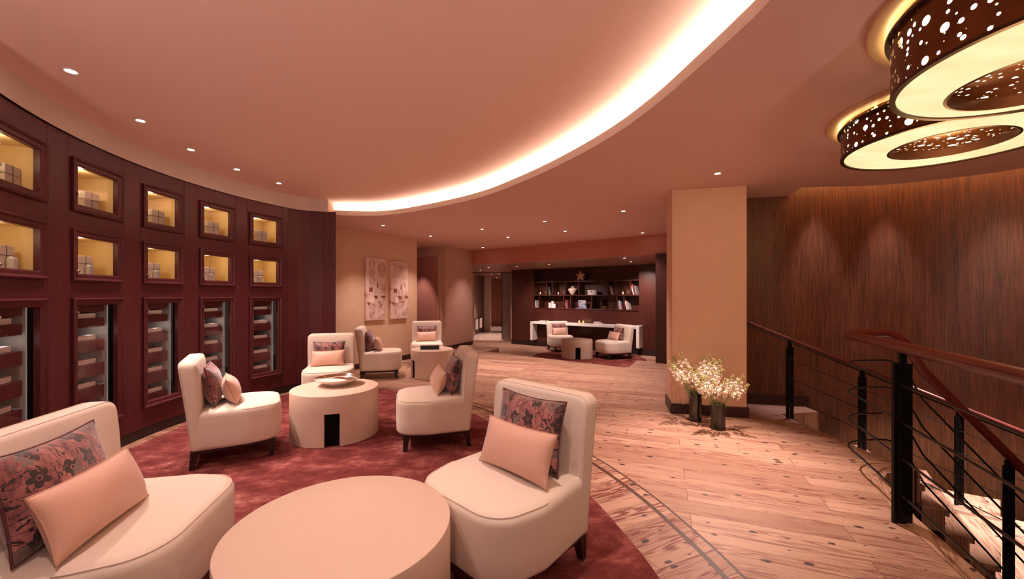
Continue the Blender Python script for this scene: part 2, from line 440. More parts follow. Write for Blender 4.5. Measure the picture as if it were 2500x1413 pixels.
# ------------------------------------------------------------------ lamps
def spot(loc, power, angle=90, blend=.6, col=WARM, aim=None, parent=None, r=.03, name='bulb'):
    L = bpy.data.lights.new(name, 'SPOT'); L.energy = power; L.color = col; L.spot_size = math.radians(angle); L.spot_blend = blend; L.shadow_soft_size = r
    o = bpy.data.objects.new(name, L); link(o)
    o.location = loc
    if aim: o.rotation_euler = (Vector(aim) - Vector(loc)).to_track_quat('-Z', 'Y').to_euler()
    if parent: o.parent = parent
    return o
def point(loc, power, col=WARM, r=.03, parent=None, name='bulb'):
    L = bpy.data.lights.new(name, 'POINT'); L.energy = power; L.color = col; L.shadow_soft_size = r
    o = bpy.data.objects.new(name, L); link(o); o.location = loc
    if parent: o.parent = parent
    return o
_dl = {}
def downlight(x, y, z, label, group, power=P_MAIN, angle=100, blend=.7, col=WARM, aim=None, r=.03):
    t = thing('ceiling_light', label, 'ceiling light', (x, y, z), group=group)
    if 'trim' not in _dl:
        g = G(); g.lathe([(r * 1.45, 0), (r * 1.45, -.003), (r * 1.3, -.006), (r, -.004), (r * .95, .0)], 24); _dl['trim'] = g.build('trim', M['band'], t)
        g = G(); g.lathe([(0.0005, -.0015), (r * .82, -.0015)], 24); _dl['lens'] = g.build('lens', M['lens'], t)
    else:
        for k in ('trim', 'lens'):
            c = _dl[k].copy(); COL.objects.link(c); c.parent = t
    a = (0, 0, -1) if aim is None else (aim[0] - x, aim[1] - y, aim[2] - z)
    spot((0, 0, -.02), power, angle, blend, col, aim=a, parent=t)
    return t

# ================================================================== SETTING
# ---- curved cabinet wall: an arc in plan, angle a in degrees
def arc(a, off=0.0):
    a = math.radians(a); r = 4.5 - off
    return (.9365 + r * math.cos(a), K * (4.693 + r * math.sin(a)))
COLS = [(160.87, 6.62), (170.4, 6.64), (180.2, 6.87), (190.8, 7.8), (202.1, 7.4)]   # centre angle and width of each cabinet bay
ROWS = {'top': (2.455, 2.036), 'mid': (1.900, 1.490), 'tall': (1.356, .285)}
def bay(i):
    a, w = COLS[i]; l = arc(a + w / 2); r = arc(a - w / 2)
    wd = math.hypot(r[0] - l[0], r[1] - l[1])
    # local x from left to right as seen from the room, local y into the wall
    return frame_mat(((l[0] + r[0]) / 2, (l[1] + r[1]) / 2), (r[0] - l[0], r[1] - l[1])), wd
END = [S(-3.09, 6.64), S(-2.98, 6.74), S(-2.82, 6.79), S(-2.62, 6.82)]
def cabinet_wall():
    holes = []; SEAM = []
    for i, (a, w) in enumerate(COLS):
        dg = .058 / (4.5 * math.radians(1)) ; holes.append((a - w / 2 + dg, a + w / 2 - dg)); SEAM += [a - w / 2 - .35, a + w / 2 + .35]
    A = set(); x = 156.2
    while x < 217: A.add(round(x, 3)); x += .8
    for h in holes: A |= {round(h[0], 3), round(h[1], 3)}
    for s_ in SEAM: A |= {round(s_ - .06, 3), round(s_, 3), round(s_ + .06, 3)}
    A = sorted(A); A = [a for k, a in enumerate(A) if k == 0 or a - A[k - 1] > .01]
    seamset = {round(s_, 3) for s_ in SEAM}
    Z = [.10]
    for k in ('tall', 'mid', 'top'): Z += [ROWS[k][1] + .050, ROWS[k][0] - .060]
    Z.append(CEIL)
    g = G(); pts = [arc(a, -.0025 if round(a, 3) in seamset else 0) for a in A]
    for i in range(len(A) - 1):
        mid = (A[i] + A[i + 1]) / 2
        for j in range(len(Z) - 1):
            if j % 2 == 1 and any(h[0] < mid < h[1] for h in holes): continue
            p, q = pts[i], pts[i + 1]
            g.add([(p[0], p[1], Z[j]), (q[0], q[1], Z[j]), (q[0], q[1], Z[j + 1]), (p[0], p[1], Z[j + 1])], [(0, 1, 2, 3)])
    # end panel returning towards the picture wall, and its thickness
    e = [arc(156.2)] + END + [S(-2.66, 6.90), S(-3.6, 7.3)]
    for i in range(len(e) - 1):
        p, q = e[i], e[i + 1]; g.add([(p[0], p[1], .10), (q[0], q[1], .10), (q[0], q[1], CEIL), (p[0], p[1], CEIL)], [(0, 1, 2, 3)])
    # continuation behind the camera
    e = [arc(A[-1]), S(-2.75, 1.2), S(-2.7, -2.3)]
    for i in range(len(e) - 1):
        p, q = e[i], e[i + 1]; g.add([(p[0], p[1], .10), (q[0], q[1], .10), (q[0], q[1], CEIL), (p[0], p[1], CEIL)], [(0, 1, 2, 3)])
    struct(g.build('wall_left', M['cabinet'], smooth=20, fix=False))
    # recessed plinth
    path = [S(-2.66, 6.90)] + END[::-1] + [arc(a) for a in range(156, 218, 2)] + [S(-2.75, 1.2), S(-2.7, -2.3)]
    o = offset(path, -.004, False)
    g = G()
    for i in range(len(o) - 1):
        p, q = o[i], o[i + 1]; g.add([(p[0], p[1], 0), (q[0], q[1], 0), (q[0], q[1], .10), (p[0], p[1], .10)], [(0, 1, 2, 3)])
    struct(g.build('baseboard_left', M['cabdark'], smooth=20))
    # pale fascia above, up to the raised ceiling
    path = [S(-2.73, 6.80), S(-2.82, 6.775), S(-2.98, 6.72), S(-3.09, 6.62)] + [arc(a, .02) for a in range(156, 218, 2)] + [S(-2.73, 1.2), S(-2.68, -2.3)]
    g = G()
    for i in range(len(path) - 1):
        p, q = path[i], path[i + 1]; g.add([(p[0], p[1], CEIL - .002), (q[0], q[1], CEIL - .002), (q[0], q[1], RAISED), (p[0], p[1], RAISED)], [(0, 1, 2, 3)])
    p = path[0]; g.add([(p[0], p[1], CEIL), (p[0] - .03, p[1] + .5, CEIL), (p[0] - .03, p[1] + .5, RAISED), (p[0], p[1], RAISED)], [(0, 1, 2, 3)])
    struct(g.build('trim_1', M['band'], smooth=20))
    return path
BAND = cabinet_wall()

# ---- ceilings: raised dish with a cove lip on its right side, lower flat ceiling around it
LIP = spline([S(-2.80, 7.05), S(-2.42, 7.13), S(-1.9, 7.07), S(-1.1, 6.49), S(-.36, 5.74), S(.21, 4.82), S(.55, 4.13), S(.79, 3.52), S(.93, 2.99), S(1.01, 2.51),
              S(1.06, 2.16), S(1.08, 1.92), S(1.08, 1.2), S(1.0, .4), S(.7, -.4), S(.1, -1.1), S(-.8, -1.55), S(-1.8, -1.7), S(-2.6, -1.7)], 6)
LIP = xy(LIP)
hole = LIP + [S(-3.7, -1.7), S(-3.9, 1.5)] + [arc(a, -.05) for a in range(210, 155, -4)] + [S(-3.2, 6.9)]
OPEN = xy(spline([S(3.46, 5.69), S(3.32, 5.28)], 1)) + xy(spline([S(3.32, 5.28), S(3.55, 5.24), S(3.96, 5.21), S(4.31, 5.085), S(4.58, 4.90), S(4.81, 4.69), S(4.98, 4.46), S(5.12, 4.1), S(5.25, 3.4), S(5.30, 2.4), S(5.32, 1.0), S(5.32, -2.4)], 4))[1:]
outer = [S(-5.5, -2.4), S(-5.5, 13.5), S(-1.7, 13.5), S(-1.1, 12.9), S(3.4, 9.25), S(5.2, 7.8), S(5.2, 6.2), S(3.3, 5.95)] + OPEN
g = G(); g.prism(outer, CEIL, CEIL, holes=[hole], top=False)
for i in range(len(OPEN) - 1):      # edge of the opening along the stair wall
    p, q = OPEN[i], OPEN[i + 1]; g.add([(p[0], p[1], CEIL), (q[0], q[1], CEIL), (q[0], q[1], CEIL + .22), (p[0], p[1], CEIL + .22)], [(0, 1, 2, 3)])
struct(g.build('ceiling', M['ceiling'], smooth=30, fix=False))
lo = offset(LIP, .17, True); lo[0] = (LIP[0][0] - .1, LIP[0][1] + .17); lo[-1] = (LIP[-1][0], LIP[-1][1] - .17)
if math.hypot(lo[20][0] - .0, lo[20][1] - 4) < math.hypot(LIP[20][0] - .0, LIP[20][1] - 4): pass
g = G()
raised = lo + [S(-4.6, -1.9), S(-4.6, 7.3)]
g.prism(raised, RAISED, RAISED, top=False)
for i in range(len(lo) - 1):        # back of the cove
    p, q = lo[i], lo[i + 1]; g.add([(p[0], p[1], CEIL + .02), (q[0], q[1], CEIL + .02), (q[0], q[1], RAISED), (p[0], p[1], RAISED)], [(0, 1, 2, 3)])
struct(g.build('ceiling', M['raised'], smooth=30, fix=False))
li = offset(LIP, .018, True); li[0] = (LIP[0][0], LIP[0][1] + .018); li[-1] = (LIP[-1][0], LIP[-1][1] - .018)
g = G()
for i in range(len(LIP) - 1):
    a, b, c, d, e, f = LIP[i], LIP[i + 1], li[i], li[i + 1], lo[i], lo[i + 1]; z0, z1 = CEIL - .001, CEIL + .070
    g.add([(a[0], a[1], z0), (b[0], b[1], z0), (b[0], b[1], z1), (a[0], a[1], z1), (c[0], c[1], z1), (d[0], d[1], z1), (c[0], c[1], CEIL + .02), (d[0], d[1], CEIL + .02), (e[0], e[1], CEIL + .02), (f[0], f[1], CEIL + .02)],
          [(0, 1, 2, 3), (3, 2, 5, 4), (4, 5, 7, 6), (6, 7, 9, 8)])
struct(g.build('trim_2', M['band'], smooth=30, fix=False))
l1 = offset(LIP, .055, True); l2 = offset(LIP, .095, True); g = G()
for i in [k for k in range(2, len(LIP) - 2) if LIP[k][1] > .9]:
    a, b, c, d = l1[i], l1[i + 1], l2[i + 1], l2[i]; z = CEIL + .056
    g.add([(a[0], a[1], z), (b[0], b[1], z), (c[0], c[1], z), (d[0], d[1], z)], [(0, 1, 2, 3)])
tag(g.build('cove_light', M['cove'], smooth=0, fix=False), 'long bright strip light hidden behind the curved lip of the raised ceiling', 'light strip')

# ---- floor
FRONT = [S(2.63, 9.66), S(2.2, 8.70), S(.68, 10.04), S(-.32, 10.96), S(-.67, 11.2), S(-.34, 11.93), S(-1.10, 12.85)]
STAIR_EDGE = [S(1.98, 1.2), S(2.12, 1.7), S(2.29, 2.23), S(2.49, 2.84), S(2.66, 3.19), S(2.76, 3.42), S(2.88, 3.54), S(3.03, 3.58), S(3.21, 3.61), S(3.22, 3.72), S(3.13, 3.80), S(3.10, 5.32), S(3.62, 5.42), S(3.62, 5.80), S(3.0, 5.95)]
floor_poly = [S(-5.5, -2.4), S(1.98, -2.4)] + STAIR_EDGE + [S(3.0, 6.5), S(5.0, 7.0), S(5.0, 8.5), S(3.0, 9.36)] + FRONT + [S(-1.6, 13.2), S(-5.5, 14.0)]
INL = xy(spline([S(-3.35, 6.7), S(-2.6, 6.93), S(-1.84, 6.86), S(-1.1, 6.47), S(-.44, 5.83), S(.15, 5.0), S(.67, 4.0), S(.94, 3.27), S(1.07, 2.71), S(1.14, 2.25), S(1.16, 1.7), S(1.14, .8), S(.9, -.2), S(.3, -1.1), S(-.8, -1.6), S(-2.6, -1.7)], 6))
g = G(); g.prism(floor_poly, -.30, 0.0)
struct(g.build('floor', M['planks'], smooth=0))
ring = INL + [S(-5.3, -1.7), S(-5.3, 6.7)]
g = G(); g.prism(ring, .0, .0012, bottom=False); struct(g.build('floor', M['planks_in'], smooth=0))
g = G()
for d0, w in ((.0, .016), (-.085, .030)):
    a = offset(INL, -d0 if False else d0, True); b = offset(INL, d0 - w, True)
    for i in range(1, len(INL) - 2):
        g.add([(a[i][0], a[i][1], .0018), (b[i][0], b[i][1], .0018), (b[i + 1][0], b[i + 1][1], .0018), (a[i + 1][0], a[i + 1][1], .0018)], [(0, 1, 2, 3)])
struct(g.build('trim_3', M['inlay'], smooth=0))
# border board along the stair opening
a = STAIR_EDGE[:8]; b = offset(a, .085, False); g = G()
for i in range(len(a) - 1):
    g.add([(a[i][0] + .012, a[i][1], .004), (a[i + 1][0] + .012, a[i + 1][1], .004), (b[i + 1][0], b[i + 1][1], .004), (b[i][0], b[i][1], .004), (a[i][0] + .012, a[i][1], -.16), (a[i + 1][0] + .012, a[i + 1][1], -.16)], [(0, 1, 2, 3), (0, 4, 5, 1)])
struct(g.build('trim_4', M['step'], smooth=0))
a = [S(3.13, 3.80), S(3.11, 4.5), S(3.10, 5.32)]; b = offset(a, .05, False); g = G()
for i in range(len(a) - 1):
    g.add([(a[i][0] + .01, a[i][1], .003), (a[i + 1][0] + .01, a[i + 1][1], .003), (b[i + 1][0], b[i + 1][1], .003), (b[i][0], b[i][1], .003)], [(0, 1, 2, 3)])
struct(g.build('trim_5', M['step'], smooth=0))
# sunken floor of the far lounge, passage tiles
g = G(); g.box(-2.4, 9.0 * K, SUNK - .1, 6.5, 17.1 * K, SUNK); struct(g.build('floor', M['planks'], smooth=0))
g = G(); g.box(-2.4, 17.1 * K, SUNK - .1, .6, 28 * K, SUNK); struct(g.build('floor', M['tile'], smooth=0))
# stairwell floor
g = G(); g.box(1.4, -2.1, -2.8, 6.6, 6.0, -2.75); struct(g.build('floor', M['step'], smooth=0))

# ---- walls
def wall(name, pts, z0, z1, m, th=0.0, smooth=20):
    g = G()
    for i in range(len(pts) - 1):
        p, q = pts[i], pts[i + 1]; g.add([(p[0], p[1], z0), (q[0], q[1], z0), (q[0], q[1], z1), (p[0], p[1], z1)], [(0, 1, 2, 3)])
    return struct(g.build(name, m, smooth=smooth, fix=False))
def skirt(name, pts, h, d, m, z0=0.0):
    o = offset(pts, d, False); g = G()
    for i in range(len(pts) - 1):
        p, q, r, s_ = pts[i], pts[i + 1], o[i + 1], o[i]
        g.add([(s_[0], s_[1], z0), (r[0], r[1], z0), (r[0], r[1], z0 + h), (s_[0], s_[1], z0 + h), (q[0], q[1], z0 + h), (p[0], p[1], z0 + h)], [(0, 1, 2, 3), (3, 2, 4, 5)])
    for i in (0, -1):
        p, r = pts[i], o[i]; g.add([(p[0], p[1], z0), (r[0], r[1], z0), (r[0], r[1], z0 + h), (p[0], p[1], z0 + h)], [(0, 1, 2, 3)])
    return struct(g.build(name, m, smooth=20))
PW0, PW1 = S(-3.6, 7.06), S(-2.1068, 10.1706)
wall('wall_left_pictures', [PW0, PW1, S(-2.9, 10.9)], 0, CEIL, M['wallpaper'])
skirt('baseboard_left_pictures', [PW0, PW1, S(-2.9, 10.9)], .10, -.018, M['skirt'])
RB0, RB1 = S(-3.6, 13.05), S(-1.664, 11.43)
rec = [RB0, RB1, S(-1.109, 12.8), S(-1.24, 14.4)]
wall('wall_left_recess', rec[:2], 0, CEIL, M['wallpaper2']); wall('wall_left_corner', rec[1:] + [S(-1.58, 17.1)], SUNK, CEIL, M['wallpaper2'])
skirt('baseboard_left_corner', [RB1, S(-1.109, 12.8), S(-1.13, 13.1)], .10, -.018, M['skirt'])
skirt('baseboard_left_recess', [RB0, RB1], .10, -.018, M['skirt'])
wall('wall_left_far', [S(-2.9, 10.9), S(-5.4, 11.6), S(-5.4, 14.6), RB0], 0, CEIL, M['wallpaper2'])
# flush pink door in the recess
wd = Matrix(frame_mat(RB1, (RB1[0] - RB0[0], RB1[1] - RB0[1])))
def rec_px(px):      # distance to the left of RB1 along the recess wall
    d = nrm((RB1[0] - RB0[0], RB1[1] - RB0[1])); k = (px - 1250) / FPX
    t = (k * RB1[1] - RB1[0]) / (d[0] - k * d[1]); return t
x1 = rec_px(1073); g = G(); g.box(x1 - .95, -.012, .02, x1 - .03, .0, 2.37, M=wd)
dr = struct(g.build('door_1', M['doorpink'], bevel=.003))
g = G(); g.box(x1 - .985, -.03, 0, x1 - .95, .0, 2.41, M=wd); g.box(x1 - .03, -.03, 0, x1, .0, 2.41, M=wd); g.box(x1 - .985, -.03, 2.375, x1, .0, 2.41, M=wd)
g.build('door_frame', M['wallpaper2'], dr, bevel=.002)
# beam and soffit over the sunken lounge
B0, B1 = S(-1.109, 12.77), S(3.45, 8.94)
bm_ = frame_mat(B0, (B1[0] - B0[0], B1[1] - B0[1])); bl = math.hypot(B1[0] - B0[0], B1[1] - B0[1])
g = G(); g.box(0, 0, SOFFIT, bl + 1.6, .30, CEIL + .02, M=None); bo = g.build('trim_6', M['beam']); bo.matrix_world = bm_; struct(bo)
g = G(); g.prism([B0, B1, S(6.3, 7.0), S(6.3, 20), S(.6, 28), S(-2.6, 28), S(-2.6, 14.0)], SOFFIT + .001, SOFFIT + .001, top=False); struct(g.build('ceiling', M['soffit'], smooth=0, fix=False))
# dark pillar under the right end of the beam
g = G(); P0, P1 = S(2.92, 9.33), S(4.6, 7.95); d = nrm((P1[0] - P0[0], P1[1] - P0[1])); nn = (-d[1], d[0])
pw = [P0, P1, (P1[0] + nn[0] * .45, P1[1] + nn[1] * .45), (P0[0] + nn[0] * .45, P0[1] + nn[1] * .45)]
g.prism(pw, 0, SOFFIT - .001); struct(g.build('wall_right_far', M['pillar'], smooth=0))
# shelf wall of the far lounge: local x along the wall, local y into it
A0, A1 = S(.055, 15.43), S(3.84, 12.25)
SW = frame_mat(A0, (A1[0] - A0[0], A1[1] - A0[1])); SWI = SW.inverted(); SWD = nrm((A1[0] - A0[0], A1[1] - A0[1]))
def onw(px, n=0.0):
    """distance along the shelf wall for an image column, at depth n into the wall"""
    ox, oy = A0[0] - SWD[1] * n, A0[1] + SWD[0] * n; k = (px - 1250) / FPX
    return (k * oy - ox) / (SWD[0] - k * SWD[1])
tL, tR = onw(1303), onw(1560); RD = .32
def wbox(name, x0, y0, z0, x1, y1, z1, m):
    g = G(); g.box(x0, y0, z0, x1, y1, z1); o = g.build(name, m); o.matrix_world = SW; return struct(o)
wbox('wall_back_left', -.09, 0, SUNK, tL, RD + .1, SOFFIT, M['farwood'])
wbox('wall_back_right', tR, 0, SUNK, onw(1604) + 1.6, RD + .1, SOFFIT, M['farwood'])
wbox('wall_back', tL, RD, .955, tR, RD + .1, SOFFIT, M['farwood'])
wbox('wall_back_lower', tL, .02, SUNK, tR, RD + .1, .955, M['farwood'])
wbox('baseboard_back', -.05, -.012, SUNK, onw(1604) + 1.6, 0, SUNK + .16, M['cabdark'])

# passage to the left of the shelf wall
wall('wall_passage_left', [S(-1.66, 17.2), S(-1.283, 21.15)], SUNK, SOFFIT, m_paint('brown_wall', (.16, .10, .08), .05))
skirt('baseboard_passage', [S(-1.66, 17.2), S(-1.283, 21.15)], .12, -.015, M['skirt'], SUNK)
wall('wall_passage_white', [S(-1.283, 21.15), S(-.981, 21.15), S(-.981, 21.6)], SUNK, SOFFIT, m_paint('ivory_wall', (.66, .54, .45)))
g = G(); pr = []
for i in range(60): pr.append((-1.5 + i * .026, 24.5 * K + .025 * math.sin(i * .9)))
wall('wall_passage_far', pr, SUNK, SOFFIT, M['beam'])
wall('wall_passage_right', [S(-.02, 17.3), S(-.30, 19.2), S(-.40, 25)], SUNK, SOFFIT, m_paint('passage_wall', (.55, .36, .27)))
Y0 = 17.15 * K
g = G(); g.box(-1.56, Y0, SOFFIT - .03, .10, Y0 + .05, SOFFIT); struct(g.build('trim_7', M['metal']))
g = G(); g.box(-1.495, Y0 - .02, SUNK, -1.41, Y0 + .05, SOFFIT - .03); struct(g.build('trim_8', M['band']))
t = thing('sliding_door', 'grey sliding panel hanging from a track beside the far passage', 'door', (-.205, Y0 - .02, SUNK))
g = G(); g.box(-.15, 0, .005, .16, .035, SOFFIT - SUNK - .03); g.build('panel', m_paint('grey_panel', (.34, .27, .23), .03), t, bevel=.003)
g = G(); g.box(-.180, -.01, 0, -.152, .045, SOFFIT - SUNK - .03); g.build('edge_profile', M['metal'], t)
g = G(); g.box(-.20, -.03, SOFFIT - SUNK - .10, -.15, .06, SOFFIT - SUNK - .02); g.build('track_roller', M['metal'], t)
for k, (x, y) in enumerate(((-1.491, 18.97), (-1.392, 20.0))):
    p = frame_mat(S(x, y), (S(-1.283, 21.15)[0] - S(-1.66, 17.2)[0], S(-1.283, 21.15)[1] - S(-1.66, 17.2)[1]))
    t = thing('wall_light', ('nearer' if k == 0 else 'farther') + ' of two small lit panels low on the brown passage wall', 'wall light')
    t.matrix_world = p
    g = G(); g.box(-.33, -.035, -.07, .33, -.005, .41); g.build('housing', M['metal'], t)
    g = G(); g.box(-.28, -.04, -.04, .28, -.035, .38); g.build('lit_panel', m_emit('lit_panel', (1, .50, .36), .30), t)

# stair-side curved wood wall
WW = xy(spline([S(2.4, 5.95), S(3.0, 5.84), S(3.46, 5.72), S(3.9, 5.66), S(4.4, 5.50), S(4.85, 5.25), S(5.25, 4.85), S(5.5, 4.35), S(5.65, 3.6), S(5.7, 2.5), S(5.7, 1.0), S(5.7, -2.4)], 6))
wall('wall_right', WW, -2.75, 3.05, M['woodwall'])
SK = [p for p in WW if S(2.4, 5.95)[0] <= p[0] <= 3.70]
skirt('baseboard_right', [p for p in WW if p[0] <= 3.72 and p[1] > 4], .13, -.02, M['skirt'])
g = G(); g.prism([S(2.6, 5.6), S(3.0, 6.4), S(6.2, 6.4), S(6.2, -2.4), S(5.0, -2.4), S(5.0, 4.2), S(4.0, 5.0), S(3.2, 5.1)], 3.05, 3.05, top=False); struct(g.build('ceiling', M['ceiling'], smooth=0, fix=False))
ol = offset(OPEN, .02, False); ol2 = offset(OPEN, -.03, False); g = G()
for i in range(2, len(OPEN) - 6):
    p, q = OPEN[i], OPEN[i + 1]; a = (ol2[i][0], ol2[i][1]); b = (ol2[i + 1][0], ol2[i + 1][1])
    g.add([(p[0], p[1], CEIL + .235), (q[0], q[1], CEIL + .235), (q[0], q[1], CEIL + .29), (p[0], p[1], CEIL + .29)], [(0, 1, 2, 3)])
tag(g.build('cove_light', M['amber'], smooth=0, fix=False), 'amber strip light tucked above the ceiling edge at the top of the brown wood wall', 'light strip')
# room closed behind the camera and around the stairwell
wall('wall_front', [S(-5.5, -2.4), S(6.2, -2.4)], -2.75, 3.05, M['wallpaper'])
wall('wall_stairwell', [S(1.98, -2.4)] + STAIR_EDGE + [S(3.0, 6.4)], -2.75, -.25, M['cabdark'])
wall('wall_behind_column', [S(3.0, 6.4), S(5.3, 6.6), S(5.3, 8.0), S(4.6, 8.0)], 0, CEIL, M['woodwall'])

# ---- free-standing column
CA, CB = S(1.872, 5.37), S(2.645, 5.165)
cd = nrm((CB[0] - CA[0], CB[1] - CA[1])); cn = (-cd[1], cd[0]); cw = math.hypot(CB[0] - CA[0], CB[1] - CA[1])
CM = frame_mat(CA, cd)
g = G(); g.box(0, 0, 0, cw, .42, CEIL - .001); o = g.build('column', M['column'], bevel=.006); o.matrix_world = CM; struct(o); o.name = 'wall_column'
g = G(); g.box(-.018, -.018, 0, cw + .018, .43, .115); o = g.build('baseboard_column', M['skirt'], bevel=.003); o.matrix_world = CM; struct(o)

# ================================================================== FURNITURE
def face_mat(x, y, f, z=0.0):
    """local +y looks along f"""
    f = nrm(f); return Matrix(((f[1], f[0], 0, x), (-f[0], f[1], 0, y), (0, 0, 1, z), (0, 0, 0, 1)))
# ---- slipper chair, facing local +y
def make_chair():
    t = thing('slipper_chair', 'x', 'chair')
    out = rpoly([(-.30, -.25), (.30, -.25), (.325, .10), (.27, .36), (-.27, .36), (-.325, .10)], [.0, .0, .25, .16, .16, .25], 8)
    cen = (0, .05)
    def rg(inset, z, lerp=1.0, tip=0.0):
        o = offset(out, inset); return [(cen[0] + (p[0] - cen[0]) * lerp, cen[1] + (p[1] - cen[1]) * lerp + (tip if p[1] > .1 else 0), z + (.0)) for p in o]
    R = [rg(.02, .142), rg(.006, .150, 1, -.006), rg(0, .17, 1, -.004), rg(0, .26), rg(0, .36), rg(0, .395)]
    for k in range(1, 7):
        a = PI / 2 * k / 6; R.append(rg(.050 * (1 - math.cos(a)), .395 + .050 * math.sin(a)))
    for l, z in ((.80, .450), (.6, .4545), (.35, .4575), (.12, .459)): R.append(rg(.050, z, l))
    g = G(); g.rings(R); seat = g.build('seat', M['fabric'], t, smooth=60)
    pp = [(p[0], p[1], .432) for p in offset(out, .0125) if p[1] > -.20]
    i0 = max(range(len(pp)), key=lambda i: (pp[i][0] - pp[i - 1][0]) ** 2 + (pp[i][1] - pp[i - 1][1]) ** 2)
    pp = pp[i0:] + pp[:i0]
    g = G(); g.tube(pp, .0018, 6); g.build('piping', M['piping'], seat)
    # backrest: rounded slab, leaning and thicker at the top
    o2 = rpoly([(-.30, .142), (.30, .142), (.312, .845), (-.312, .845)], [.02, .02, .055, .055], 6)
    # densify the long sides
    d2 = []
    for i in range(len(o2)):
        p, q = o2[i], o2[(i + 1) % len(o2)]; L = math.hypot(q[0] - p[0], q[1] - p[1]); k = max(1, int(L / .06))
        for j in range(k): d2.append((p[0] + (q[0] - p[0]) * j / k, p[1] + (q[1] - p[1]) * j / k))
    def yb(z): s_ = (z - .142) / .70; return -.285 - .085 * s_ ** 1.15
    def th(z): s_ = (z - .142) / .70; return .075 + .045 * min(1, s_ * 1.3)
    def br(inset, f, lerp=1.0):
        o = offset(d2, inset); c = (0, .5)
        return [(c[0] + (p[0] - c[0]) * lerp, yb(c[1] + (p[1] - c[1]) * lerp) + th(c[1] + (p[1] - c[1]) * lerp) * f, c[1] + (p[1] - c[1]) * lerp) for p in o]
    R = [br(.03, -.02, .5), br(.03, -.015, .85), br(.03, 0), br(.015, .04), br(.004, .14), br(0, .27), br(0, .75), br(.004, .88), br(.014, .97), br(.028, 1.0), br(.03, 1.03, .8), br(.03, 1.05, .45)]
    g = G(); g.rings(R); back = g.build('backrest', M['fabric'], t, smooth=60)
    for f in (.12, .88):
        pp = [p for p in br(.003, f) if p[2] > .16 or abs(p[0]) > .29]
        g = G(); k0 = max(range(len(pp)), key=lambda i: (pp[i][0] - pp[i - 1][0]) ** 2); pp = pp[k0:] + pp[:k0]
        g.tube(pp, .0016, 6); g.build('piping', M['piping'], back)
    # dark base frame and tapered legs
    g = G()
    for (a, b) in (((-.27, -.27), (.27, -.27)), ((.27, -.27), (.25, .29)), ((.25, .29), (-.25, .29)), ((-.25, .29), (-.27, -.27))):
        u = nrm((b[0] - a[0], b[1] - a[1])); L = math.hypot(b[0] - a[0], b[1] - a[1]); Mx = frame_mat(a, u)
        g.box(-.015, -.015, .112, L + .015, .015, .145, M=Mx)
    g.build('base_frame', M['legwood'], t, bevel=.002)
    for x, y, dx, dy in ((-.26, -.255, -.006, -.022), (.26, -.255, .006, -.022), (-.235, .27, -.008, .012), (.235, .27, .008, .012)):
        g = G(); a, b = .029, .017
        g.rings([[(x + dx + sx * b, y + dy + sy * b, 0) for sx, sy in ((-1, -1), (1, -1), (1, 1), (-1, 1))], [(x + sx * a, y + sy * a, .135) for sx, sy in ((-1, -1), (1, -1), (1, 1), (-1, 1))]])
        g.build('leg', M['legwood'], t, smooth=0, bevel=.002)
    return t
def make_cushion(name, w, h, T, m, mp, label):
    """stands in the local xz plane, bottom edge at z = 0, front towards +y"""
    t = thing(name, label, 'cushion'); n = 22; g = G()
    def P(u, v, s_):
        e = (1 - abs(u) ** 2.4) * (1 - abs(v) ** 2.4); d = T / 2 * max(e, 0) ** .55 * (1 + .04 * math.sin(5 * u + 3 * v))
        x = w / 2 * u * (1 - .075 * (1 - v * v) * u * u); z = h / 2 * v * (1 - .10 * (1 - u * u) * v * v)
        return (x, s_ * d, h / 2 + z)
    idx = {}; vs = []; fs = []
    for s_ in (1, -1):
        for i in range(n + 1):
            for j in range(n + 1):
                edge = i in (0, n) or j in (0, n)
                if s_ == -1 and edge: idx[(s_, i, j)] = idx[(1, i, j)]; continue
                u, v = math.sin(PI / 2 * (2 * i / n - 1)), math.sin(PI / 2 * (2 * j / n - 1))
                idx[(s_, i, j)] = len(vs); vs.append(P(u, v, s_))
        for i in range(n):
            for j in range(n): fs.append((idx[(s_, i, j)], idx[(s_, i + 1, j)], idx[(s_, i + 1, j + 1)], idx[(s_, i, j + 1)]))
    g.add(vs, fs); g.build('cover', m, t, smooth=80)
    bd = [(2 * i / 20 - 1, -1) for i in range(20)] + [(1, 2 * i / 14 - 1) for i in range(14)] + [(1 - 2 * i / 20, 1) for i in range(20)] + [(-1, 1 - 2 * i / 14) for i in range(14)]
    g = G(); g.tube([P(u, v, 1) for u, v in bd], .0045, 7, closed=True); g.build('piping', mp, t)
    return t
chair0 = make_chair()
vel0 = make_cushion('velvet_cushion', .47, .37, .165, M['floral'], M['floralpipe'], 'x')
sil0 = make_cushion('lumbar_cushion', .49, .245, .15, M['plain'], M['plainpipe'], 'x')
used = [False]
CH = 'armless cream slipper chairs'
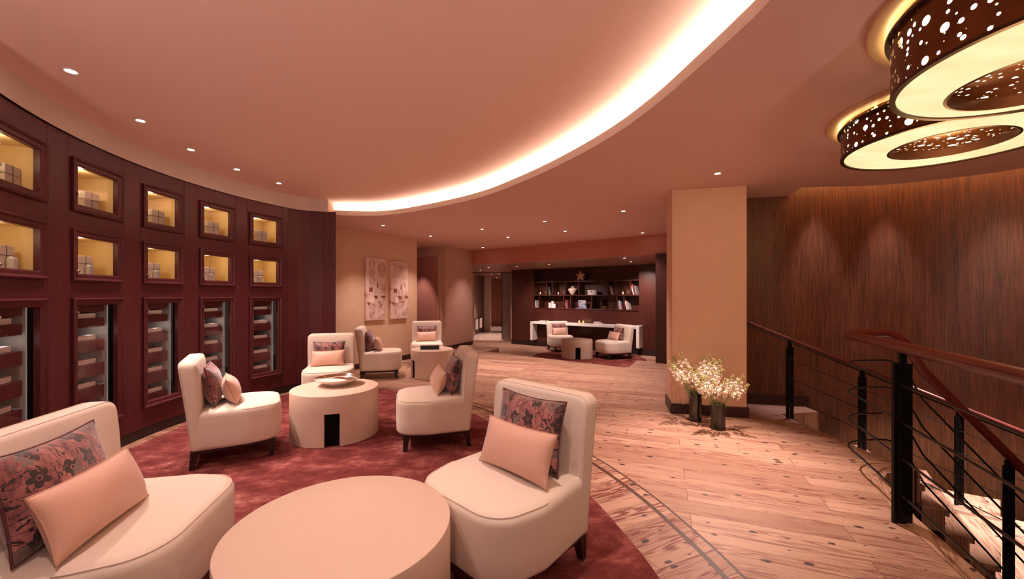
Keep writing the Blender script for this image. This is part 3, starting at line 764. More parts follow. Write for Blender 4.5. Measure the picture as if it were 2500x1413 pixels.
# x, y, facing, floor, (scale across, scale deep), cushion offset, label, place
CHAIRS = [
 (-2.415, 3.50, (.85, .53), 0, (1, .96), .0, 'in front of the glazed cabinets, seen from its side', 'the left middle chair by the glazed cabinets'),
 (-2.345, 5.15, (.31, -.95), 0, (.94, 1), .02, 'against the plain end of the dark wall, behind the bowl table', 'the chair behind the bowl table'),
 (-2.25, 6.83, (.97, .24), 0, (1, 1), .0, 'seen from the side beneath the two wall panels of art', 'the side-on chair beneath the art panels'),
 (-1.70, 8.02, (.21, -.98), 0, (.97, 1), .0, 'facing the camera behind the round table with the black box', 'the chair behind the black box table'),
 (-.726, 3.82, (-.965, -.26), 0, (1, 1), .0, 'turned left, on the right side of the bowl table', 'the chair right of the bowl table'),
 (-.035, 2.075, (-.68, -.73), 0, (1.07, 1), -.06, 'large in the right foreground with its back to the plank floor', 'the right foreground chair'),
 (-1.665, 1.69, (.98, .20), 0, (1.24, .97), .12, 'cut by the left edge, in the left foreground', 'the left foreground chair'),
 (1.42, 11.75, (.22, -.97), SUNK, (1.05, 1), .0, 'left of the far round table in front of the white console', 'the left chair of the far lounge'),
 (2.63, 10.44, (-.93, -.36), SUNK, (1.13, 1.13), .0, 'right of the far round table, turned left', 'the right chair of the far lounge'),
]
for i, (x, y, f, z, sc, co, lab, pl) in enumerate(CHAIRS):
    Mx = face_mat(x, y, f, z) @ Matrix.Diagonal((sc[0], sc[1], 1, 1))
    zz = .017 if i < 2 or i in (4, 5, 6) or i > 6 else 0
    Mx = Matrix.Translation((0, 0, zz)) @ Mx
    lab = 'cream armless slipper chair ' + lab
    if i == 0: t = chair0; t.matrix_world = Mx; t['label'] = lab; t['group'] = CH
    else: t = dup(chair0, lab, Mx, CH)
    B = Matrix.Translation((0, 0, zz)) @ face_mat(x, y, f, z)
    s1 = 1.0 if i in (5, 6) else (.82 if i in (1, 3) else .9)
    MV = B @ Matrix.Translation((co + (.045 if i == 5 else 0), -.125 + (.05 if i == 6 else 0), .453)) @ Matrix.Rotation(math.radians(12), 4, 'X') @ Matrix.Rotation(math.radians(3 * math.sin(i * 2.3)), 4, 'Z') @ Matrix.Scale(s1, 4)
    MS = B @ Matrix.Translation(((co if i == 6 else co * .4) + (-.02 if i == 5 else .01), .010 + (.05 if i == 6 else 0), .456)) @ Matrix.Rotation(math.radians(20), 4, 'X') @ Matrix.Rotation(math.radians(4 * math.sin(i * 3.1 + 1)), 4, 'Z') @ Matrix.Scale(s1, 4)
    l1 = 'rose and brown floral velvet cushion on ' + pl; l2 = 'plain peach lumbar cushion on ' + pl
    if i == 0:
        vel0.matrix_world = MV; vel0['label'] = l1; vel0['group'] = 'floral velvet cushions'; sil0.matrix_world = MS; sil0['label'] = l2; sil0['group'] = 'peach lumbar cushions'
    else: dup(vel0, l1, MV, 'floral velvet cushions'); dup(sil0, l2, MS, 'peach lumbar cushions')

# ---- round drum tables with a doorway notch
def table(x, y, r, h, z, notch_dir, label):
    t = thing('round_table', label, 'table', (x, y, z), group='round beige drum tables')
    n = 120; a0 = math.atan2(notch_dir[1], notch_dir[0]); hw = .066 / r; zt = .30
    g = G(); th = .028
    A = [a0 + hw + (2 * PI - 2 * hw) * k / n for k in range(n + 1)]
    # wall below the notch lintel
    vs = []; fs = []
    for a in A:
        c, s_ = math.cos(a), math.sin(a)
        vs += [(r * c, r * s_, .004), (r * c, r * s_, zt), ((r - th) * c, (r - th) * s_, zt), ((r - th) * c, (r - th) * s_, .004)]
    for k in range(n):
        b = 4 * k; fs += [(b, b + 4, b + 5, b + 1), (b + 3, b + 2, b + 6, b + 7), (b, b + 3, b + 7, b + 4)]
    fs += [(0, 1, 2, 3), (4 * n, 4 * n + 3, 4 * n + 2, 4 * n + 1)]
    g.add(vs, fs)
    pr = [(r - th, zt), (r, zt), (r, h - .006), (r - .0018, h - .0018), (r - .006, h), (r * .5, h), (.001, h)]
    g.lathe(pr, 120)
    g.build('drum', M['table'], t, smooth=40, fix=True)
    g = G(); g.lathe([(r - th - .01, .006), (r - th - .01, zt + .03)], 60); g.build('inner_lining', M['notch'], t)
    return t
table(-1.745, 3.97, .402, .46, .013, (.33, -.94), 'round beige drum table with the wide bowl on it, in the middle of the rug')
table(-.675, 1.60, .424, .46, .013, (-.4, .9), 'large round beige drum table at the bottom edge of the picture, nothing on it')
table(-1.362, 6.86, .355, .46, 0, (-.80, -.60), 'smaller round beige drum table carrying a black box')
table(1.70, 10.52, .405, .47, SUNK + .012, (-.09, -.995), 'round beige drum table between the two chairs of the far lounge')
# bowl
t = thing('decorative_bowl', 'wide shallow cream bowl with a brown and gold inner band, on the middle drum table', 'bowl', (-1.765, 4.07, .473)); t.scale = (1.1, 1.1, 1.05)
pr = [(.001, .004), (.05, .004), (.055, .0), (.075, .0), (.08, .008), (.13, .026), (.17, .046), (.192, .066)]
g = G(); g.lathe(pr + [(.196, .068), (.194, .071)], 64); g.build('outer_shell', mat('bowl_cream', (.80, .70, .62), .3), t)
mb = mat('bowl_inside', (.3, .2, .1), .22); n = N(mb); c = n.coord(); rr = n.vmath('LENGTH', n.mapping(c, (1, 1, 0), loc=(.035, .028, 0)))
n.base(n.mix(n.math('MULTIPLY', n.math('SUBTRACT', rr, .145), 200, clamp=True), (.74, .70, .65), (.13, .06, .025)))
g = G(); g.lathe([(.194, .071), (.188, .064), (.165, .043), (.12, .026), (.07, .013), (.001, .010)], 64); g.build('inner_glaze', mb, t)
# black box on the smaller table
bx0, bx1 = fl(1032, 848, .46), fl(1078, 849, .46)
t = thing('tissue_box', 'long low black box lying on the smaller drum table', 'box', ((bx0[0] + bx1[0]) / 2, 6.83, .4605), (0, 0, .12))
g = G(); g.box(-.155, -.055, 0, .155, .055, .045); g.build('body', M['black'], t, bevel=.004)
g = G(); g.box(-.157, -.057, .0455, .157, .057, .060); g.build('lid', M['black'], t, bevel=.004)

# ---- rugs
RUG = xy(spline([S(-3.30, 3.5), S(-3.42, 4.3), S(-3.43, 4.9), S(-3.36, 5.55), S(-3.17, 6.2), S(-2.75, 6.62), S(-2.25, 6.74), S(-1.70, 6.60), S(-1.05, 6.05), S(-.48, 5.33), S(-.27, 4.99), S(.18, 4.05), S(.51, 3.19), S(.63, 2.71), S(.71, 2.23), S(.72, 1.6), S(.62, .8), S(.2, .0), S(-.7, -.5), S(-1.7, -.3), S(-2.5, .7), S(-2.95, 2.0)], 5, closed=True))
g = G(); g.prism(RUG, .0022, .014); tag(g.build('rug', M['rug'], smooth=0, bevel=.003), 'large wine red mottled rug with curved edge under the near chairs and tables', 'rug')
cr = (1.97, 10.42); g = G(); g.prism([(cr[0] + 1.44 * math.cos(a * PI / 40), cr[1] + 1.44 * math.sin(a * PI / 40)) for a in range(80)], SUNK + .001, SUNK + .012)
tag(g.build('rug', M['rug'], smooth=0), 'round coral red rug in the sunken far lounge', 'rug')

# ================================================================== GLAZED CABINETS
def make_frame(g, w, z0, z1, dep=.0):
    """stepped picture-frame moulding, outer size w x (z1-z0), local x across, -y to the room"""
    hw = w / 2; st = .060
    prof = [(0, .012), (0, -.020), (.010, -.026), (.020, -.020), (.026, -.012), (.050, -.012), (.060, -.004), (.060, .030)]
    R = []
    for d, y in prof:
        R.append([(-hw + d, y, z0 + d), (hw - d, y, z0 + d), (hw - d, y, z1 - d), (-hw + d, y, z1 - d)])
    g.rings(R, cap=False)
wall_lab = ['leftmost', 'second from left', 'third from left', 'fourth from left', 'rightmost']
for ci in range(5):
    i = 4 - ci; MB, W = bay(i); who = wall_lab[ci]
    lv = MB.inverted() @ Vector((0, 0, 0)); TAN = -lv.x / -lv.y * -1 if False else abs(lv.x / lv.y)      # obliquity of this bay
    for row in ('top', 'mid'):
        z1, z0 = ROWS[row]; dp = .34; rn = 'upper' if row == 'top' else 'lower'
        t = thing('display_cabinet', f'{who} yellow lit glazed display niche in the {rn} row of the curved wall', 'cabinet', group='lit display niches'); t.matrix_world = MB
        g = G(); make_frame(g, W, z0, z1); door = g.build('door', M['cabinet'], t, smooth=30)
        g = G(); x = W / 2 - .056; g.add([(-x, .0315, z0 + .056), (x, .0315, z0 + .056), (x, .0315, z1 - .056), (-x, .0315, z1 - .056)], [(0, 1, 2, 3)]); g.build('glass_pane', M['glass'], door, smooth=0)
        g = G(); xa, xb, za, zb = -W / 2 + .045, W / 2 - .045, z0 + .045, z1 - .045
        g.add([(xa, .031, za), (xb, .031, za), (xb, .031, zb), (xa, .031, zb), (xa - .03, dp, za), (xb + .03, dp, za), (xb + .03, dp, zb), (xa - .03, dp, zb)], [(0, 1, 5, 4), (1, 2, 6, 5), (2, 3, 7, 6), (3, 0, 4, 7), (4, 5, 6, 7)])
        g.build('niche_lining', M['niche'], t, smooth=0, fix=False)
        g = G(); g.lathe([(.0005, -.016), (.008, -.016), (.010, -.012), (.010, .0)], 14); k = g.build('lock_knob', M['chrome'], door); k.rotation_euler = (PI / 2, 0, 0)
        k.location = (-W / 2 + .038, -.014, z0 + (.14 if row == 'top' else .075)); k.rotation_euler = (-PI / 2, 0, 0)
        g = G(); g.lathe([(.0005, 0), (.016, 0), (.018, .006)], 16); k = g.build('puck_lamp', M['puck'], t); k.location = (-.08, .13, zb - .007)
        point((-.05, .10, zb - .06), .50, (1, .80, .52), .02, t)
        # what stands inside
        bw, bh = (.15, .17)
        nm = 'gift_box'
        if row == 'top': lb = f'grey banded box in the {who} niche of the upper row'
        else: lb = f'white box with small block in the {who} niche of the lower row'
        b = thing(nm, lb, 'box', group='pale boxes in the display niches'); b.matrix_world = MB @ Matrix.Translation((-W / 2 + .056 + (.19 if row == 'mid' else .34) * (W - .112) + TAN * .10, .10, za + .001))
        g = G(); g.box(-bw / 2, 0, 0, bw / 2, .07, bh); g.build('box', M['whitebox'] if row == 'mid' else mat('pale_grey_box', (.55, .50, .48), .5), b, bevel=.002)
        g = G(); g.box(-.0015, -.002, 0, .0015, .072, bh + .002); g.box(-bw / 2 - .002, -.002, bh * .62, bw / 2 + .002, .072, bh * .62 + .003); g.build('ribbon', M['cabdark'], b, smooth=0)
        if row == 'mid':
            g = G(); g.rings([[(-.02, -.045, 0), (.02, -.045, 0), (.02, -.01, 0), (-.02, -.01, 0)], [(-.02, -.045, .085), (.02, -.045, .085), (.02, -.01, .085), (-.02, -.01, .085)], [(-.012, -.035, .10), (.012, -.035, .10), (.012, -.02, .10), (-.012, -.02, .10)]]); g.build('upright_block', M['greyside'], b, smooth=0)
    # tall cabinet with trays
    z1, z0 = ROWS['tall']; dp = .42
    t = thing('glass_cabinet', f'{who} tall glass fronted cabinet with dark trays in the curved wall', 'cabinet', group='tall glazed tray cabinets'); t.matrix_world = MB
    g = G(); make_frame(g, W, z0, z1); door = g.build('door', M['cabinet'], t, smooth=30)
    g = G(); x = W / 2 - .056; g.add([(-x, .0315, z0 + .056), (x, .0315, z0 + .056), (x, .0315, z1 - .056), (-x, .0315, z1 - .056)], [(0, 1, 2, 3)]); g.build('glass_pane', M['glass'], door, smooth=0)
    g = G(); xa, xb, za, zb = -W / 2 + .045, W / 2 - .045, z0 + .045, z1 - .045
    g.add([(xa, .031, za), (xb, .031, za), (xb, .031, zb), (xa, .031, zb), (xa, dp, za), (xb, dp, za), (xb, dp, zb), (xa, dp, zb)], [(0, 1, 5, 4), (2, 3, 7, 6), (3, 0, 4, 7), (4, 5, 6, 7)]); g.build('lining', M['cabdark'], t, smooth=0, fix=False)
    g = G(); g.box(xb - .055, .05, za, xb - .05 + .004, dp, zb); g.build('side_panel', M['greyside'], t, smooth=0)
    g = G(); g.box(xb - .054, .044, za, xb - .049, .050, zb); g.build('strip_lamp', M['linelight'], t, smooth=0)
    g = G(); g.lathe([(.0005, -.016), (.008, -.016), (.010, -.012), (.010, .0)], 14); k = g.build('lock_knob', M['chrome'], door); k.rotation_euler = (-PI / 2, 0, 0); k.location = (-W / 2 + .038, -.014, z1 - .115)
    tops = [1.300, 1.185, 1.00, .80, .605, .395]
    for q, zt in enumerate(tops):
        hh = .060 if q == 0 else (.075, .075, .095, .105, .11, .10)[q]
        g = G(); g.box(xa + .004, .055, zt - hh, xb - .075, .075, zt); g.box(xa + .004, .075, zt - hh, xb - .075, dp - .01, zt - hh + .018); g.box(xa + .004, .075, zt - .012, xb - .075, dp - .01, zt - .002); g.build('tray', M['cabinet'], t, smooth=0, bevel=.0015)
        if q:
            rk = ('topmost', 'second', 'middle', 'fourth', 'lowest')[q - 1]
            b = thing('cigar_box', f'flat white box on the {rk} tray of the {who} tall cabinet', 'box', group='flat white boxes on the trays'); b.matrix_world = MB @ Matrix.Translation((xa + .01, .085, zt + .0005))
            wb = (xb - xa) * .70
            g = G(); g.box(0, 0, 0, wb, .22, .040); g.build('base', M['whitebox'], b, bevel=.0015)
            g = G(); g.box(.03, .03, .041, wb - .05, .20, .045); g.build('glass_lid', M['glass2'], b, smooth=0)
    for zz in (.52, 1.05): point((xb - .16, .10, zz), .10, (1, .86, .78), .03, t)

# ================================================================== ART PANELS
PD = nrm((PW1[0] - PW0[0], PW1[1] - PW0[1]))
PM = frame_mat(PW0, PD)           # local x along the wall, local -y to the room
def onp(px, off=0.0):
    n_ = (PD[1], -PD[0]); ox, oy = PW0[0] + n_[0] * off, PW0[1] + n_[1] * off; k = (px - 1250) / FPX
    return (k * oy - ox) / (PD[0] - k * PD[1])
def m_art(soft):
    m = mat('relief_print', (.7, .5, .42), .6); n = N(m); c = n.coord()
    a = n.noise(c, 4 if soft else 3, 4, .55, 1.2 if soft else .4)
    n.base(n.ramp(a, [(.30, (.42, .19, .13)), (.45, (.70, .48, .40)), (.60, (.80, .64, .57)), (.8, (.62, .36, .28))])); return m
MA = [m_art(0), m_art(1)]; MAd = mat('print_brown', (.27, .09, .045), .6); MAl = mat('print_pale', (.84, .68, .58), .6); MAm = mat('print_tan', (.40, .20, .13), .6)
for q, (pa, pb) in enumerate(((893, 941), (954, 996))):
    xa, xb = onp(pa, .04), onp(pb, .04); w = xb - xa
    Yc = (PM @ Vector(((xa + xb) / 2, -.04, 0))).y; z1 = EYE - (630 - 720) * Yc / FPX if q == 0 else EYE - (639 - 720) * Yc / FPX; z0 = EYE - (781 - 720) * Yc / FPX if q == 0 else EYE - (777 - 720) * Yc / FPX
    t = thing('wall_art', ('left' if q == 0 else 'right') + (' tall pale relief picture with crisp lace and lattice carving on the beige wall' if q == 0 else ' tall pale relief picture with blurred swirls on the beige wall'), 'picture'); t.matrix_world = PM @ Matrix.Translation((xa, 0, z0))
    H_ = z1 - z0; g = G(); g.box(0, -.04, 0, w, -.002, H_); big = G(); big.merge(g, 0)
    def P2(x, z, y=-.0415): return (x * w, y, z * H_)
    g = G()
    for x0, z0_, x1_, z1_ in ((.16, .455, .36, .525), (.40, .345, .60, .395), (.77, .355, .99, .392)):     # brown recesses
        g.box(x0 * w, -.0425, z0_ * H_, x1_ * w, -.040, z1_ * H_)
    g.add([P2(.54, .52, -.0425), P2(.62, .52, -.0425), P2(.60, .65, -.0425)], [(0, 1, 2)]); g.add([P2(.02, .29, -.0425), P2(.20, .22, -.0425), P2(.20, .29, -.0425)], [(0, 1, 2)])
    big.merge(g, 1)
    g = G()
    g.box(.34 * w, -.050, .39 * H_, .56 * w, -.040, .515 * H_); g.box(.62 * w, -.052, .30 * H_, .77 * w, -.040, .53 * H_); g.box(.22 * w, -.048, .27 * H_, .42 * w, -.040, .38 * H_)
    if q == 0:      # carved chain, lace diamond, lattice
        for cz, hh in ((.88, .085), (.745, .045), (.62, .07), (.20, .06), (.10, .05)):
            pts = [(.31 * w + .11 * w * math.sin(a * PI / 12), -.043, cz * H_ + hh * H_ * math.cos(a * PI / 12)) for a in range(24)]
            g.tube(pts, .006, 6, closed=True)
            pts = [(.31 * w + .05 * w * math.sin(a * PI / 8), -.043, cz * H_ + hh * .5 * H_ * math.cos(a * PI / 8)) for a in range(16)]; g.tube(pts, .005, 5, closed=True)
        for k in range(9):
            z_ = .06 + .022 * k; g.tube([P2(.60 + .045 * k, z_ + .1, -.042), P2(.98, z_ - .0 + .0 + .02 * (8 - k) * .2, -.042)], .004, 5)
            g.tube([P2(.66 + .02 * k, .05 + .02 * k, -.042), P2(.98, .12 + .022 * k, -.042)], .004, 5)
    else:
        for k in range(8):
            r_ = .10 + .06 * k; pts = [(.45 * w + r_ * w * 1.1 * math.cos(a), -.041, .72 * H_ + r_ * .28 * H_ * math.sin(a)) for a in [PI * .05 + PI * .8 * j / 14 for j in range(15)] if abs(.45 + r_ * 1.1 * math.cos(a) - .5) < .46]
            if len(pts) > 2: g.tube(pts, .005, 5)
        for k in range(9): g.tube([P2(.62 + .03 * k, .10 + .012 * k, -.041), P2(.97, .20 + .018 * k, -.041)], .004, 5)
    big.merge(g, 2)
    g = G()
    for cz, hh in ((.89, .085), (.76, .04), (.64, .07), (.22, .06), (.11, .05)):
        for f1, f2 in ((.135, 1.0), (.075, .62)):
            pts = [(.31 * w + f1 * w * math.sin(a * PI / 10), -.0435, cz * H_ + f2 * hh * H_ * math.cos(a * PI / 10)) for a in range(20)]
            if q == 0: g.tube(pts, .0045, 5, closed=True)
    if q == 0:
        for k in range(8): g.tube([P2(.60 + .05 * k, .02, -.0425), P2(.99, .02 + .035 * (8 - k), -.0425)], .003, 4); g.tube([P2(.60 + .05 * k, .30 - .01 * k, -.0425), P2(min(.99, .60 + .05 * k + .2), .30 - .01 * k - .14, -.0425)], .003, 4)
        for k in range(5): g.tube([P2(.80 + (.19 - .035 * k) * math.cos(a * PI / 8), .82 + (.12 - .022 * k) * math.sin(a * PI / 8), -.0425) for a in range(16)], .0035, 4, closed=True)
    else:
        for k in range(7): g.tube([P2(.30 + .03 * k + .25 * math.cos(a * PI / 10), .70 + .03 * k + .04 * math.sin(a * PI / 10), -.0425) for a in range(1, 10)], .0035, 4)
        for k in range(9): g.tube([P2(.60 + .035 * k, .06, -.0425), P2(.99, .06 + .024 * (9 - k), -.0425)], .003, 4)
    for k in range(10): g.box((.36 + .02 * (k % 2)) * w, -.0515, (.395 + .012 * k) * H_, (.54 - .02 * (k % 2)) * w, -.050, (.399 + .012 * k) * H_)
    for k in range(11): g.add([P2(.63, .31 + .02 * k, -.0526), P2(.76, .295 + .02 * k, -.0526), P2(.76, .301 + .02 * k, -.0526), P2(.63, .316 + .02 * k, -.0526)], [(0, 1, 2, 3)])
    if q == 0:
        for k in range(7):
            for j in range(7): x0 = .62 + .055 * j; z_ = .06 + .026 * k + .013 * (j % 2); g.add([P2(x0, z_, -.0422), P2(x0 + .03, z_ + .008, -.0422), P2(x0 + .03, z_ + .014, -.0422), P2(x0, z_ + .006, -.0422)], [(0, 1, 2, 3)])
        for k in range(26):
            u, v = random.uniform(-1, 1), random.uniform(-1, 1)
            if abs(u) + abs(v) < 1: x0, z_ = .80 + .18 * u, .83 + .10 * v; g.add([P2(x0 - .02, z_, -.0422), P2(x0, z_ - .006, -.0422), P2(x0 + .02, z_, -.0422), P2(x0, z_ + .006, -.0422)], [(0, 1, 2, 3)])
    big.merge(g, 3); big.build('canvas', [MA[q], MAd, MAl, MAm], t, smooth=30)

# ================================================================== CEILING LIGHTS
DL = [(173, 173, RAISED), (343, 294, RAISED), (466, 365, RAISED), (578, 413, RAISED), (681, 447, RAISED),
      (1752, 423, CEIL), (1522, 515, CEIL), (1569, 568, CEIL), (1330, 540, CEIL), (1380, 564, CEIL), (1177, 559, CEIL), (1240, 579, CEIL), (1179, 604, CEIL), (1051, 576, CEIL), (935, 550, CEIL),
      (1262, 649.5, SOFFIT), (1340.5, 645, SOFFIT), (1524.6, 629.7, SOFFIT), (1540.4, 638.7, SOFFIT), (1193, 653, SOFFIT), (1173, 659, SOFFIT)]
DLL = ['largest recessed light of the raised ceiling, nearest the upper left corner', 'second recessed light along the curved cabinet wall', 'third recessed light along the curved cabinet wall', 'fourth recessed light along the curved cabinet wall', 'fifth and smallest recessed light along the curved cabinet wall',
       'bright recessed light in the flat ceiling just in front of the beige column', 'recessed light left of the beige column, nearer one', 'recessed light close to the beam beside the beige column', 'recessed light of the flat ceiling, middle of the nearer row', 'recessed light of the flat ceiling, middle of the farther row',
       'recessed light of the flat ceiling, left of the nearer row', 'recessed light of the flat ceiling, left of the farther row', 'recessed light right above the left end of the reddish beam', 'dim recessed light above the chair behind the black box', 'dim recessed light in front of the art wall',
       'recessed light under the soffit at the left wing of the dark shelf wall', 'recessed light under the soffit left of the star ornament', 'right recessed light under the soffit, nearer one', 'right recessed light under the soffit, nearer the shelves', 'recessed light under the soffit before the glass passage, nearer', 'recessed light under the soffit before the glass passage, farther']
DLP = [85, 120, 125, 110, 90, 430, 160, 135, 130, 130, 110, 110, 65, 95, 110, 120, 150, 170, 150, 60, 90]
for (px_, py_, z), lb, pw in zip(DL, DLL, DLP):
    x, y = fl(px_, py_, z); gi = 'recessed lights of the raised ceiling' if z == RAISED else ('recessed lights of the flat ceiling' if z == CEIL else 'recessed lights of the soffit')
    am = None
    if z == RAISED: am = (x + .75, y, 0)
    if px_ == 1752: am = (x - .45, y - .65, 0)
    elif z == SOFFIT and x > 0: am = (x + .25, y + .36, .3) if px_ == 1524.6 else (x + .59, y + .80, 1.0)
    downlight(x, y, z, lb, gi, pw, 66 if px_ == 1752 else 84, .95, PINK, aim=am)
for k, (x, y, lb) in enumerate(((-.82, 16.1, 'left small recessed light inside the far passage'), (-.50, 15.8, 'right small recessed light inside the far passage'), (-.75, 19.6, 'added recessed light at the end of the far passage'))):
    downlight(x, y, SOFFIT, lb, 'recessed lights of the passage', 190, 70, .5, PINK)  # the hidden one at the passage end is added to brighten it
# unseen recessed lights added above the camera to brighten the near furniture
for x, y, pw, ang in ((-1.2, 1.75, 45, 80), (.05, 1.85, 65, 74), (-.2, 3.1, 50, 95), (1.45, 2.6, 60, 100), (1.3, 3.9, 40, 95), (-1.2, .6, 30, 110), (1.4, .6, 8, 100)):
    z = RAISED if x < .6 else CEIL
    if y < 1.9: downlight(x, y, z, 'added recessed light above the camera, outside the picture', 'added lights above the camera', pw, ang, .8, PINK)
# unseen uplighters added behind the camera to brighten the raised ceiling
for x, y, ax, ay, lb in ((-2.1, .1, -2.2, 3.2, 'left'), (-.3, -1.0, -.4, 3.4, 'middle'), (1.5, -.7, 1.2, 3.6, 'right')):
    t = thing('added_uplight', f'slim black uplighter added behind the camera to brighten the ceiling, {lb}', 'fill lamp', (x, y, 0))
    g = G(); g.lathe([(.001, 0), (.14, 0), (.14, .015), (.001, .02)], 32); g.build('base', M['metal'], t)
    g = G(); g.tube([(0, 0, .01), (0, 0, 1.5)], .012, 10); g.build('pole', M['metal'], t)
    g = G(); g.lathe([(.03, 1.48), (.12, 1.60), (.125, 1.60), (.035, 1.475)], 32); g.build('shade', M['metal'], t)
    spot((0, 0, 1.66), 40, 150, .6, (1, .72, .66), aim=(ax - x, ay - y, 2.9), parent=t, r=.08)
# wall washers in the slot along the wood wall
for k, (x, y, tx, ty) in enumerate((S(3.72, 5.42) + S(3.74, 5.68), S(4.36, 5.20) + S(4.50, 5.46), S(5.02, 4.66) + S(5.30, 4.80), S(5.42, 3.6) + S(5.65, 3.6))):
    downlight(x, y, 3.04, 'wall washing light hidden in the slot above the wood wall, ' + ('left', 'middle', 'right', 'outermost')[k], 'slot lights', 110, 37, .7, COOL, aim=(x + (tx - x) * .12, y + (ty - y) * .12, 1.3))

for x, y, tx, ty, tz, lb in (S(5.54, 3.0) + S(4.35, 4.45) + (-.55, 'first'), S(5.48, 3.7) + S(4.9, 4.0) + (-.9, 'second')):
    downlight(x, y, 3.04, lb + ' added spot beyond the right picture edge, brightening the stair treads', 'slot lights', 800, 32, .5, (1, .88, .84), aim=(tx, ty, tz))  # two unseen spots added out of frame to whiten the treads
x, y = S(-2.55, 11.3); downlight(x, y, CEIL, 'recessed light in the alcove in front of the pink door', 'recessed lights of the flat ceiling', 60, 60, .5, PINK, aim=(x - .05, y + .55, 0))
# ---- perforated drum chandeliers
def chandelier(x, y, R, r, ix, iy, zb, zt, label):
    t = thing('drum_chandelier', label, 'chandelier', (x, y, 0), group='perforated bronze drum chandeliers')
    g = G(); g.lathe([(R, zb), (R, zt)], 160, uvs=True); drum = g.build('perforated_drum', M['perf'], t, smooth=60)
    g = G(); g.lathe([(R - .018, zb - .004), (R + .004, zb - .004), (R + .004, zb + .010), (R - .018, zb + .010), (R - .018, zb - .004)], 128); g.build('rim', M['bronze'], drum)
    g = G(); g.lathe([(R - .035, zb + .012), (R - .035, zt)], 96); g.build('lit_lining', M['lamplining'], t, smooth=60)
    n = 96; g = G(); vs = []; fs = []
    for i in range(n):
        a = 2 * PI * i / n; vs += [((R - .018) * math.cos(a), (R - .018) * math.sin(a), zb + .004), (ix + r * math.cos(a), iy + r * math.sin(a), zb + .004)]
    for i in range(n): j = (i + 1) % n; fs.append((2 * i, 2 * i + 1, 2 * j + 1, 2 * j))
    g.add(vs, fs); g.build('diffuser_ring', M['diffuser'], t, smooth=0)
    g = G(); g.lathe([(r + .012, zb - .002), (r, zb - .004), (r, zb + .055), (r + .012, zb + .055)], 96, (ix, iy)); g.build('inner_ring', M['bronze'], t)
    g = G(); g.lathe([(.0005, zb + .05), (r, zb + .05)], 64, (ix, iy)); g.build('perforated_disc', M['perfdisc'], t, smooth=0)
    g = G(); g.lathe([(.0005, zb + .10), (r, zb + .10)], 64, (ix, iy)); g.build('inner_lamp', M['lamplining'], t, smooth=0)
    g = G(); g.lathe([(.0005, zt), (R + .080, zt), (R + .085, zt + .004), (R + .085, CEIL - .002)], 96); g.build('ceiling_plate', mat('gold_plate', (.80, .55, .28), .35, .2), t)
    g = G(); g.lathe([(R + .002, zt - .034), (R + .014, zt - .034)], 96); g.build('upward_strip', M['upstrip'], t, smooth=0)
    g = G(); g.lathe([(R, zt - .038), (R + .020, zt - .038), (R + .020, zt - .026)], 96); g.build('flange', M['bronze'], t)
    point((ix * .5, iy * .5, zb - .12), 13, (1, .54, .22), .25, t)
    return t
chandelier(2.86, 2.625, .55, .288, 0, 0, 2.365, 2.585, 'lower and farther perforated bronze drum chandelier with glowing cream underside')
chandelier(2.19, 1.523, .55, .288, .05, .154, 2.285, 2.585, 'larger looking nearer perforated bronze drum chandelier in the upper right corner')

# ================================================================== STAIR AND RAILINGS
st = thing('staircase', 'pine staircase winding down along the brown wood wall at the right', 'stairs', S(3.3, 3.8) + (0,))
STL = Vector(S(3.3, 3.8) + (0,))
I = [(3.225, 3.70)] + [(3.33 + .118 * (k - 1), 3.73 - .078 * (k - 1)) for k in range(1, 12)]
O = [(3.10, 5.1)] + [(3.44 + .335 * (k - 1), 4.88 - .222 * (k - 1)) for k in range(1, 12)]
def S3(p, z): q = S(p[0], p[1]); return Vector((q[0], q[1], z)) - STL
for k in range(1, 11):
    z = -.17 * k; a0, a1, b0, b1 = I[k - 1], I[k], O[k - 1], O[k]
    def ext(a, b, f):
        d = nrm((b[0] - a[0], b[1] - a[1])); return (b[0] + d[0] * f, b[1] + d[1] * f)
    b0e, b1e = ext(a0, b0, .62 if k > 1 else .3), ext(a1, b1, .62)
    d = nrm((b1[0] - a1[0], b1[1] - a1[1])); nos = (d[1] * .03, -d[0] * .03); a1n, b1n = (a1[0] + nos[0], a1[1] + nos[1]), (b1e[0] + nos[0], b1e[1] + nos[1])
    g = G(); top = [S3(p, z) for p in (a0, a1n, b1n, b0e)]; bot = [S3(p, z - .045) for p in (a0, a1n, b1n, b0e)]
    g.rings([bot, top]); g.build('tread', M['step'], st, smooth=0, bevel=.003)
    g = G(); q = [S3(p, z - .17) for p in (a0, a1, b1e, b0e)]; q2 = [S3(p, z - .045) for p in (a0, a1, b1e, b0e)]; g.rings([q, q2]); g.build('riser', M['step'], st, smooth=0)
    if k in (2, 4, 6, 8):
        pass
struct_platform = None
